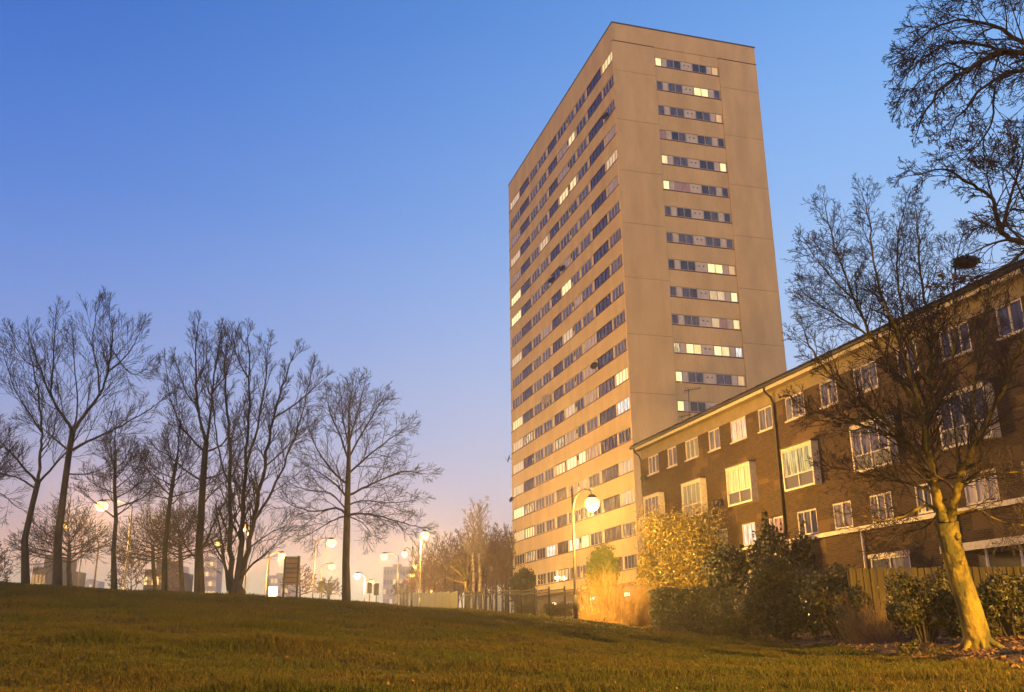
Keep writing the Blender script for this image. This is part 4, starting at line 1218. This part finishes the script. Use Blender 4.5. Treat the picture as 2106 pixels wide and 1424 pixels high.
def stems(name, label, x, Y, w, h, n, m, lean=0.25, r=0.012, arch=0.3, cat='shrub', side=0.0):
    base = on_ground(x, Y, 0.0)
    o = empty(name, base, label, cat)
    S = Segs()
    for i in range(n):
        a = random.random() * 6.28; rr = random.random() ** .6
        p = np.array([math.cos(a) * rr * w * .42, math.sin(a) * rr * w * .3, -0.05])
        d = np.array([p[0] / w * 1.2 * lean * 2 + random.gauss(side, lean * .7), random.gauss(0, lean * .7), 1.0]); d /= np.linalg.norm(d)
        L = h * random.uniform(.3, 1.0) * (1 - .25 * rr)
        k = 5; rad = r
        for j in range(k):
            d = d + np.array([random.gauss(0, .07), random.gauss(0, .07), -arch * .12 * j]); d /= np.linalg.norm(d)
            q = p + d * L / k
            S.add(p, q, rad, rad * .78); rad *= .78; 
            if j > 1:
                for _ in range(2):
                    e = d + rv3() * .45; e /= np.linalg.norm(e)
                    S.add(p, p + e * L * .16, rad * .6, rad * .3)
            p = q
    link('stems', S.mesh('stems', m, np.zeros(3), 3), o)
    return o

# golden stems and shrubs by the street lamp
stems('dry_shrub', 'tall thicket of bare golden stems at the foot of the main street lamp', 1262, 46, 2.9, 3.2, 430, M['stem'], lean=.30, r=.012)
stems('dry_shrub', 'reddish brown bare stems between the golden thicket and the big leafy shrub', 1312, 46.5, 1.5, 2.7, 260, M['stem'], lean=.22, r=.015, side=.1)
stems('dry_shrub', 'low tangle of dry stems left of the golden thicket beside the lamp base', 1212, 44.5, 1.5, 1.0, 240, M['stem'], lean=.4, r=.012)
shrub('golden_conifer', 'yellow green conifer rising behind the golden stems beside the lamp', 1246, 55, 2.6, 4.1, 2.4, M['leaf_gold'], 14000, .085, lumps=16, taper=.3, cat='conifer')
shrub('leafy_shrub', 'huge glossy leaved shrub shining golden in front of the brick flats', 1428, 48.5, 6.6, 5.6, 3.4, M['leaf'], 64000, .054, lumps=46, taper=.1)
shrub('leafy_shrub', 'glossy shrub spilling left of the huge one, against the tower corner', 1350, 49, 2.7, 3.7, 2.4, M['leaf'], 18000, .052, lumps=18, taper=.3)
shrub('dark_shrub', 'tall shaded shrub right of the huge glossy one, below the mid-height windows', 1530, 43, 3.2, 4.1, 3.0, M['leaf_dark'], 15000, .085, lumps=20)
shrub('clipped_hedge', 'low clipped box shaped hedge in front of the huge glossy shrub', 1428, 40, 3.2, 1.75, 1.8, M['leaf_hedge'], 20000, .05, box=True, cat='hedge')
shrub('clipped_hedge', 'lower rounded hedge right of the clipped box hedge', 1520, 38, 2.5, 1.5, 1.8, M['leaf_hedge'], 13000, .05, lumps=14, cat='hedge')
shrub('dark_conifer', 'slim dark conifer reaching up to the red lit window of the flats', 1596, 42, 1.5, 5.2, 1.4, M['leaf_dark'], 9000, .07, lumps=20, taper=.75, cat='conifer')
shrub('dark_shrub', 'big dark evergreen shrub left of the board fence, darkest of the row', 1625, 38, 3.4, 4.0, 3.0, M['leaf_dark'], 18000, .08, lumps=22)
shrub('evergreen_shrub', 'dense evergreen shrub at the lawn edge below the big dark one', 1610, 31, 3.4, 2.5, 2.0, M['leaf_mid'], 19000, .05, lumps=18)
shrub('evergreen_shrub', 'evergreen shrub at the left end of the board fence', 1725, 27, 2.4, 1.9, 2.0, M['leaf_mid'], 19000, .048, lumps=18)
stems('twiggy_shrub', 'reddish bare twiggy shrub between two evergreens at the left end of the fence', 1778, 21.5, 1.3, 1.5, 210, M['stem'], lean=.45, r=.008)
stems('twiggy_shrub', 'thin bare twigs leaning left of the low evergreen by the trunk', 1838, 20, 1.1, 1.0, 130, M['twig_red'], lean=.5, r=.006)
shrub('dark_shrub', 'shaded shrub hiding the left end of the board fence', 1762, 23.8, 1.3, 1.25, 1.0, M['leaf_dark'], 8000, .045, lumps=14)
shrub('evergreen_shrub', 'leafy evergreen left of the pale trunk in front of the fence', 1900, 18.5, 1.8, 1.3, 1.1, M['leaf_mid'], 15000, .035, lumps=16)
shrub('evergreen_shrub', 'tiny leafy shrub at the soil edge left of the trunk', 1862, 15.6, .45, .26, .4, M['leaf_mid'], 1500, .03, lumps=7, twigs=False)
shrub('evergreen_shrub', 'leafy evergreen right of the pale trunk in front of the fence', 2085, 17.0, 1.6, 1.15, 1.1, M['leaf_mid'], 13000, .034, lumps=16)
shrub('evergreen_shrub', 'dark shrub just behind the pale trunk against the fence', 1985, 20.5, 1.2, .8, 1.0, M['leaf_dark'], 8000, .04, lumps=12)
shrub('evergreen_shrub', 'leafy evergreen at the right edge of the view beside the fence', 2200, 19, 2.0, 1.2, 1.6, M['leaf_mid'], 9000, .038, lumps=14)
shrub('round_holly', 'round dark evergreen tree standing behind the railings at the tower foot', 1081, 71, 2.9, 3.4, 2.6, M['leaf_dark'], 15000, .085, lumps=24, cat='evergreen tree', taper=.35)
shrub('low_shrub', 'low lit shrub behind the railings next to the lamp base', 1150, 61, 3.0, .95, 1.6, M['leaf_mid'], 7000, .06, lumps=14)

# ------------------------------------------------------------------ board fence behind the tree
YF = 25.0
p0 = at(1745, 1168, YF); p1 = at(2330, 1166, YF)
ztop = at(1940, 1167, YF).z
FE = empty('board_fence', (p0.x, YF, ztop - 1.95), 'close boarded timber fence behind the pale barked tree', 'fence')
bw = 0.088; nb = int((p1.x - p0.x) / bw)
bm0 = MB(); bm0.box(0.007, bw - .007, -0.012, 0.012, 0, 1.95); bmesh0 = bm0.mesh('board', M['board'])
for i in range(nb):
    o = link('board', bmesh0, FE, (i * bw, random.uniform(-.004, .004) + (.02 if i % 2 else -.012), random.uniform(-.015, .012)))
MB().box(0, nb * bw, 0.02, 0.06, 1.5, 1.6).build('rail', M['board'], FE)
MB().box(0, nb * bw, 0.02, 0.06, 0.3, 0.4).build('rail', M['board'], FE)
for i in range(0, nb * 1 + 1, 24):
    MB().box(i * bw, i * bw + .1, 0.06, 0.16, -0.3, 1.9).build('post', M['board'], FE)

# ------------------------------------------------------------------ metal railings
def railing(A, Bp, zb_a, zb_b, hgt, nsec, label, name='railing', m='metal', bars=9, panel=None):
    A = Vector((A[0], A[1], 0)); Bp = Vector((Bp[0], Bp[1], 0))
    e = empty(name, (A.x, A.y, zb_a), label, 'fence')
    d = (Bp - A); L = d.length; du = d / L
    rz = math.atan2(du.y, du.x)
    e.rotation_euler = (0, 0, rz)
    sl = L / nsec
    pm = MB().tube([(0, 0, -0.3), (0, 0, hgt + .08), (0, 0, hgt + .16)], [.05, .05, .01], 6).mesh('post', M[m])
    bmesh_ = MB().tube([(0, 0, .08), (0, 0, hgt - .08)], .019, 4).mesh('bar', M[m])
    nb_ = 0
    for i in range(nsec + 1):
        z = (zb_b - zb_a) * i / nsec
        link('post', pm, e, (sl * i, 0, z))
    rest = MB()
    for i in range(nsec):
        za = (zb_b - zb_a) * (i + .5) / nsec
        for hh in (hgt - .06, hgt - .25, .12):
            MB().box(sl * i + .05, sl * (i + 1) - .05, -.02, .02, za + hh - .03, za + hh + .03).build('rail', M[m], e)
        for j in range(1, bars + 1):
            xx = sl * i + sl * j / (bars + 1)
            if nb_ < 290:
                link('bar', bmesh_, e, (xx, 0.001, za)); nb_ += 1
            else:
                rest.tube([(xx, 0, za + .08), (xx, 0, za + hgt - .08)], .019, 4)
        if panel:
            MB().box(sl * i + .05, sl * (i + 1) - .05, .02, .03, za + .1, za + hgt - .1).build('mesh_panel', M[panel], e)
    if rest.v:
        o = rest.build('bars', M[m], e); o['kind'] = 'stuff'
a1 = on_ground(1198, 56); b1 = on_ground(957, 76)
railing((a1.x, a1.y), (b1.x, b1.y), a1.z, b1.z, 1.8, 9, 'dark metal railings running left from the main street lamp', bars=14)
a2 = on_ground(942, 80); b2 = on_ground(838, 108)
M['mesh_panel'] = mat('pale_mesh_panel', (0.04, 0.042, 0.03), 0.8, 0.2, 0.8, 2, (0.055, 0.06, 0.045))
railing((a2.x, a2.y), (b2.x, b2.y), a2.z, b2.z, 1.85, 8, 'farther railings with pale backing panels left of the dark ones', bars=8, panel='mesh_panel')
a3 = on_ground(836, 92); b3 = on_ground(822, 100)
railing((a3.x, a3.y), (b3.x, b3.y), a3.z, b3.z, 2.2, 2, 'short tall section of spiked railings at the far end', bars=6)

# ------------------------------------------------------------------ street lamps
def lamp_common(e, base, h, m, r=0.075, base_h=1.1):
    MB().tube([(0, 0, -0.1), (0, 0, base_h)], [r * 1.9, r * 1.75], 10).build('base', M[m], e)
    MB().tube([(0, 0, base_h), (0, 0, base_h + .06), (0, 0, h)], [r * 1.5, r * 1.1, r * .75], 10).build('pole', M[m], e)

def pendant_lamp(label, bx, Y, head, arm_top, energy, white=False, rad=0.26, m='pole', group=None):
    """post with a swan-neck arm and a hanging lantern"""
    b = on_ground(bx, Y, 0.0)
    e = empty('street_lamp', b, label, 'street lamp', group)
    hp = at(head[0], head[1], Y) - b
    h = at(arm_top[0], arm_top[1], Y).z - b.z
    lamp_common(e, b, h + .02, m, r=.058)
    MB().tube([(0, 0, h), (0, 0, h + .1), (0, 0, h + .3)], [.07, .05, .005], 8).build('finial', M[m], e)
    sx = hp.x
    pts = [(0.0, 0, h - .9), (sx * .12, 0, h - .35), (sx * .35, 0, h - .05), (sx * .65, 0, h + .08), (sx * .92, 0, h + .02), (sx, 0, h - .12), (sx, 0, hp.z + rad * 1.2)]
    MB().tube(pts, [.04, .04, .035, .03, .03, .03, .03], 8).build('arm', M[m], e)
    MB().lathe((sx, 0, hp.z), [(0.05, rad * 1.35), (rad * .4, rad * 1.2), (rad * .7, rad * .86), (rad * .72, rad * .76), (rad * .3, rad * .76)], 14).build('lantern_cap', M[m], e)
    MB().lathe((sx, 0, hp.z), [(rad * .62, rad * .755), (rad * .9, rad * .45), (rad, 0.0), (rad * .88, -rad * .45), (rad * .55, -rad * .85), (.02, -rad)], 14).build('globe', M['globe_white'] if white else M['globe'], e)
    point('lamp_light', (sx, 0, hp.z - rad * 1.1), energy, (1.0, .85, .6) if white else SODIUM, rad, e)
    return e

def road_lamp(label, bx, Y, head, energy, rad=0.3, white=False, m='galv', group='street lamps on the road beyond the crest', dark=False):
    b = on_ground(bx, Y, 0.0)
    e = empty('street_lamp', b, label, 'street lamp', group)
    hp = at(head[0], head[1], Y) - b
    sx = hp.x; h = hp.z
    lamp_common(e, b, h - .25, m, r=.055, base_h=1.3)
    sg = 1 if sx >= 0 else -1
    ax = sx if abs(sx) > .35 else .35 * sg
    MB().tube([(0, 0, h - .26), (ax * .1, 0, h - .08), (ax * .4, 0, h + .12), (ax * .75, 0, h + .2), (ax, 0, h + .2)], .04, 7).build('arm', M[m], e)
    MB().lathe((ax, 0, h), [(.05, .26), (rad * .4, .2), (rad * .7, .1), (rad * .7, .05)], 12).build('lantern_housing', M[m], e)
    MB().lathe((ax, 0, h), [(rad * .6, .045), (rad * .88, -rad * .25), (rad * .88, -rad * .6), (rad * .6, -rad * 1.0), (.02, -rad * 1.2)], 12).build('globe', M['globe_white'] if white else M['globe'], e)
    if energy > 0:
        point('lamp_light', (ax, 0, h - rad), energy, (1.0, .9, .75) if white else SODIUM, rad, e)
    return e

pendant_lamp('tall dark street lamp with a hanging glowing lantern in front of the tower', 1185, 43, (1218, 1036), (1187, 1010), 20000, rad=.33)
pendant_lamp('distant swan-neck lamp beside the tall pole left of the wood', 845, 100, (832, 1140), (846, 1128), 900, rad=.32, group='street lamps on the road beyond the crest')
lamps = [(246, 62, (210, 1035), 2200, .42, False, 'brightest lamp on the left, glowing beside the slim bare tree'),
         (150, 75, (134, 1080), 700, .26, False, 'lamp shining just behind the second trunk from the left'),
         (498, 62, (504, 1081), 900, .30, False, 'lamp shining through the stems of the many stemmed tree'),
         (462, 80, (450, 1116), 500, .26, False, 'small lamp left of the many stemmed tree'),
         (541, 78, (580, 1140), 900, .34, False, 'lamp just left of the large dark sign board'),
         (640, 75, (682, 1112), 1100, .42, False, 'lamp on a long arm left of the lone bare tree'),
         (655, 110, (682, 1162), 900, .42, False, 'lower lamp beneath the long armed one left of the lone tree'),
         (747, 120, (735, 1181), 900, .44, True, 'white lamp just right of the lone bare tree'),
         (748, 140, (765, 1195), 600, .38, False, 'small low lamp between the two pairs of traffic lights'),
         (816, 95, (790, 1141), 900, .40, False, 'lamp on a curved arm in front of the distant office block'),
         (862, 82, (868, 1096), 1500, .42, False, 'tallest lamp of the group right of the lone tree'),
         (858, 125, (857, 1162), 400, .34, False, 'lamp low behind the tallest lamp pole, upper of two'),
         (851, 130, (853, 1181), 400, .36, False, 'lamp low behind the tallest lamp pole, lower of two'),
         (905, 140, (904, 1180), 400, .30, False, 'small lamp glowing in front of the left side of the wood'),
         (895, 135, (897, 1196), 300, .30, False, 'small lamp just above the farther railings'),
         (880, 135, (883, 1214), 300, .26, False, 'lowest small lamp right behind the farther railings')]
for (bx, Y, hd, en, rd, wh, lb) in lamps:
    road_lamp(lb, bx, Y, hd, en * 11, rd, wh)
# unlit tall poles
for (x, y, Y, lb) in ((253, 1062, 70, 'thin unlit pole right of the brightest left lamp'), (190, 1105, 80, 'thin unlit pole behind the round headed tree'), (551, 1135, 85, 'thin unlit pole left of the sign board')):
    b = on_ground(x - 6, Y, 0); t = at(x, y, Y) - b
    o = MB().tube([(0, 0, -.1), (0, 0, t.z * .9), (t.x * .4, 0, t.z), (t.x, 0, t.z)], [.09, .06, .045, .03], 7).build('pole', M['galv'], None, b)
    tag(o, lb, 'pole', 'unlit poles beyond the crest')
# off to the right of the camera: the lamp that lights the pale trunk, fence and near lawn
def park_lamp(b, label, energy, hh, aim=None):
    b = Vector(b)
    e = empty('street_lamp', b, label, 'street lamp')
    lamp_common(e, b, hh, 'pole')
    MB().lathe((0, 0, hh), [(.05, .0), (.28, .05), (.30, .35), (.1, .5), (.01, .6)], 14).build('lantern', M['metal'], e)
    MB().lathe((0, 0, hh), [(.22, .05), (.20, -.05), (.02, -.12)], 14).build('globe', M['globe'], e)
    ld = bpy.data.lights.new('lamp_light', 'SPOT'); ld.energy = energy; ld.color = SODIUM; ld.shadow_soft_size = 0.12
    ld.spot_size = math.radians(177); ld.spot_blend = 0.06
    o = bpy.data.objects.new('lamp_light', ld); COL.objects.link(o); o.parent = e; o.location = (0, 0, hh - .2)
    return e
bx_, by_ = 11.5, 4.0
park_lamp((bx_, by_, gz(bx_, by_)), 'park lamp standing just beyond the right side of the view', 72000, 4.5)
bx_, by_ = -21.0, 9.0  # unseen lamp added to brighten the left lawn and tree trunks
park_lamp((bx_, by_, gz(bx_, by_)), 'unseen lamp added well to the left of the view to brighten the lawn', 1500, 5.6)

# ------------------------------------------------------------------ roadside things beyond the crest
# big sign seen from behind
b = on_ground(600, 62, 0)
tl = at(585, 1145, 62) - b; br_ = at(615, 1203, 62) - b
e = empty('road_sign', b, 'large dark sign board on two posts seen from behind', 'road sign')
MB().box(tl.x, br_.x, -.03, .03, br_.z, tl.z).build('board', M['signback'], e)
for i in range(6):
    z = br_.z + (tl.z - br_.z) * (i + .5) / 6
    MB().box(tl.x + .02, br_.x - .02, -.07, -.031, z - .03, z + .03).build('batten', M['metal'], e)
for xx in (tl.x + .03, br_.x - .15):
    MB().box(xx, xx + .12, -.15, -.072, -.3, tl.z + .02).build('post', M['metal'], e)
# traffic lights
def traffic_light(x, y, Y, label):
    b = on_ground(x, Y, 0); t = at(x, y, Y) - b
    e = empty('traffic_light', b, label, 'traffic light', 'traffic lights at the junction')
    MB().tube([(0, 0, -.1), (0, 0, t.z - .2)], .055, 8).build('pole', M['galv'], e)
    MB().box(-.17, .17, -.12, .12, t.z - .45, t.z + .5).build('signal_head', M['metal'], e)
    MB().box(-.24, .24, -.13, -.125, t.z - .52, t.z + .57).build('backing_board', M['metal'], e)
    for i in range(3):
        MB().tube([(0, .12, t.z - .28 + i * .3), (0, .3, t.z - .28 + i * .3)], .1, 8).build('visor', M['metal'], e)
traffic_light(658, 1207, 105, 'traffic light left of the lone tree, left one')
traffic_light(675, 1212, 95, 'traffic light left of the lone tree, right one')
traffic_light(758, 1210, 100, 'traffic light right of the lone tree, left one')
traffic_light(772, 1213, 92, 'traffic light right of the lone tree, right one')
# lit bollard sign
b = on_ground(557, 60, 0); t = at(557, 1218, 60) - b
e = empty('lit_bollard', b, 'bright white glowing bollard sign beside the many stemmed tree', 'bollard')
MB().box(-.24, .24, -.12, .12, t.z - .38, t.z + .30).build('light_box', M['globe_white'], e)
MB().box(-.28, .28, -.16, .16, -.1, t.z - .381).build('plinth', M['galv'], e)
point('lamp_light', (0, -.4, t.z), 120, (1, .93, .7), .2, e)
# asphalt road beyond the crest
def road_strip():
    v = []; f = []
    for i, X in enumerate(np.linspace(-220, 60, 80)):
        for j, Yo in enumerate((66, 82)):
            Yr = Yo + 0.02 * X
            v.append((X, Yr, gz(X, Yr) + .03))
    for i in range(79):
        f.append((2 * i, 2 * i + 2, 2 * i + 3, 2 * i + 1))
    o = link('road', np_mesh('road', np.array(v), np.array(f), M['asphalt'], 4, True)); o['kind'] = 'structure'
road_strip()

# distant buildings
def far_block(x0, x1, ytop, Y, label, m, lit, cols=8, depth=14):
    k = max(Y / 330, 1.0)
    a = at(x0, ytop, Y); c_ = at(x1, ytop, Y)
    zb_ = gz((a.x + c_.x) / 2, Y) - 1
    e = empty('distant_block', (a.x, Y, zb_), label, 'building', 'distant blocks across the city')
    w = c_.x - a.x; h = a.z - zb_
    MB().box(0, w, 0, depth, 0, h).build('wall', m, e)
    MB().box(w * .3, w * .6, 2, depth - 2, h, h + 2).build('roof_housing', m, e)
    rows = max(int(h / (3.2 * k)), 2)
    rs = random.Random(int(x0))
    cw = w / cols
    for r_ in range(rows):
        for c2 in range(cols):
            on = rs.random() < lit
            z = h - 2.6 * k - r_ * 3.2 * k
            if z < 1: continue
            mm = P_['lit'] if on else P_['dark']
            link('window', cached(('fw', round(cw, 2), on), lambda: MB().box(0.15 * cw, .85 * cw, -.05, .02, 0, 1.5 * k).mesh('window', mm)), e, (c2 * cw, 0, z))
far_block(789, 848, 1166, 800, 'hazy office block with a few lit windows beyond the railings', M['far_wall'], .30, 9)
far_block(549, 610, 1184, 850, 'hazy block behind the sign board', M['far_wall'], .25, 8)
far_block(68, 97, 1167, 150, 'small yellow lit building behind the two leftmost trees', M['cream_board'], .1, 4)
far_block(165, 203, 1196, 950, 'faint low block on the horizon at the left', M['far_wall'], .1, 6)
far_block(298, 345, 1172, 170, 'low brown building behind the middle trees with lit windows', M['far_dark'], .4, 6)
far_block(408, 448, 1150, 700, 'tall hazy block behind the tall middle trees with columns of lit windows', M['far_wall'], .45, 5)
far_block(346, 378, 1165, 800, 'hazy block with scattered lights behind the round headed trees', M['far_wall'], .3, 5)
PB = dict(PW, rmin=.03, up=.05, ang=40)
for i, (x, top, Y, hw, lb) in enumerate([(617, 1165, 120, 32, 'orange lit bare tree behind the sign board'), (675, 1190, 150, 22, 'faint bare tree behind the traffic lights left of the lone tree'), (270, 1120, 110, 36, 'orange lit bare tree right of the slim bare tree'),
                           (345, 1150, 120, 28, 'orange lit bare tree behind the middle of the left row'), (-6, 1120, 110, 22, 'orange lit bare tree at the left edge of the view'), (830, 1195, 160, 20, 'faint bare tree in front of the distant office block')]):
    by = 1245
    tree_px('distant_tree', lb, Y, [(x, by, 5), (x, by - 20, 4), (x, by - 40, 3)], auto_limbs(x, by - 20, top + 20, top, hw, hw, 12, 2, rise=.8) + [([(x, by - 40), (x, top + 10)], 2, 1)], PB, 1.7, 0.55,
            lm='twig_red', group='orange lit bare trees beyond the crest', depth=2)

# invented metal rail along the road, standing in for streaks of car light
CB = empty('streak_rail', on_ground(740, 72, 0), 'invented low metal rail standing in for car light streaks behind the lone tree', 'barrier')
o0 = CB.location.copy()
q0 = Vector(on_ground(600, 74, 0)); q1 = Vector(on_ground(836, 74, 0))
for i in range(14):
    a = q0.lerp(q1, i / 14); b = q0.lerp(q1, (i + 1) / 14)
    a.z = gz(a.x, a.y); b.z = gz(b.x, b.y)
    MB().tube([a - o0 + Vector((0, 0, -.3)), a - o0 + Vector((0, 0, .62))], .05, 6).build('post', M['galv'], CB)
    MB().tube([a - o0 + Vector((.02, -.08, .55)), b - o0 + Vector((-.02, -.08, .55))], .13, 6).build('rail', M['galv'], CB)
# evening haze over the whole place
hz = MB(); hz.box(-900, 900, -500, 1100, -8, 62)
mh = bpy.data.materials.new('haze'); mh.use_nodes = True
nt = mh.node_tree; nt.nodes.remove(nt.nodes['Principled BSDF'])
pv = nt.nodes.new('ShaderNodeVolumePrincipled')
pv.inputs['Color'].default_value = (0.95, 0.93, 0.90, 1)
pv.inputs['Density'].default_value = HAZE
pv.inputs['Anisotropy'].default_value = 0.75
nt.links.new(pv.outputs[0], nt.nodes['Material Output'].inputs['Volume'])
tag(hz.build('haze', mh), 'thin evening haze hanging over the park and the city', 'haze', kind='stuff')
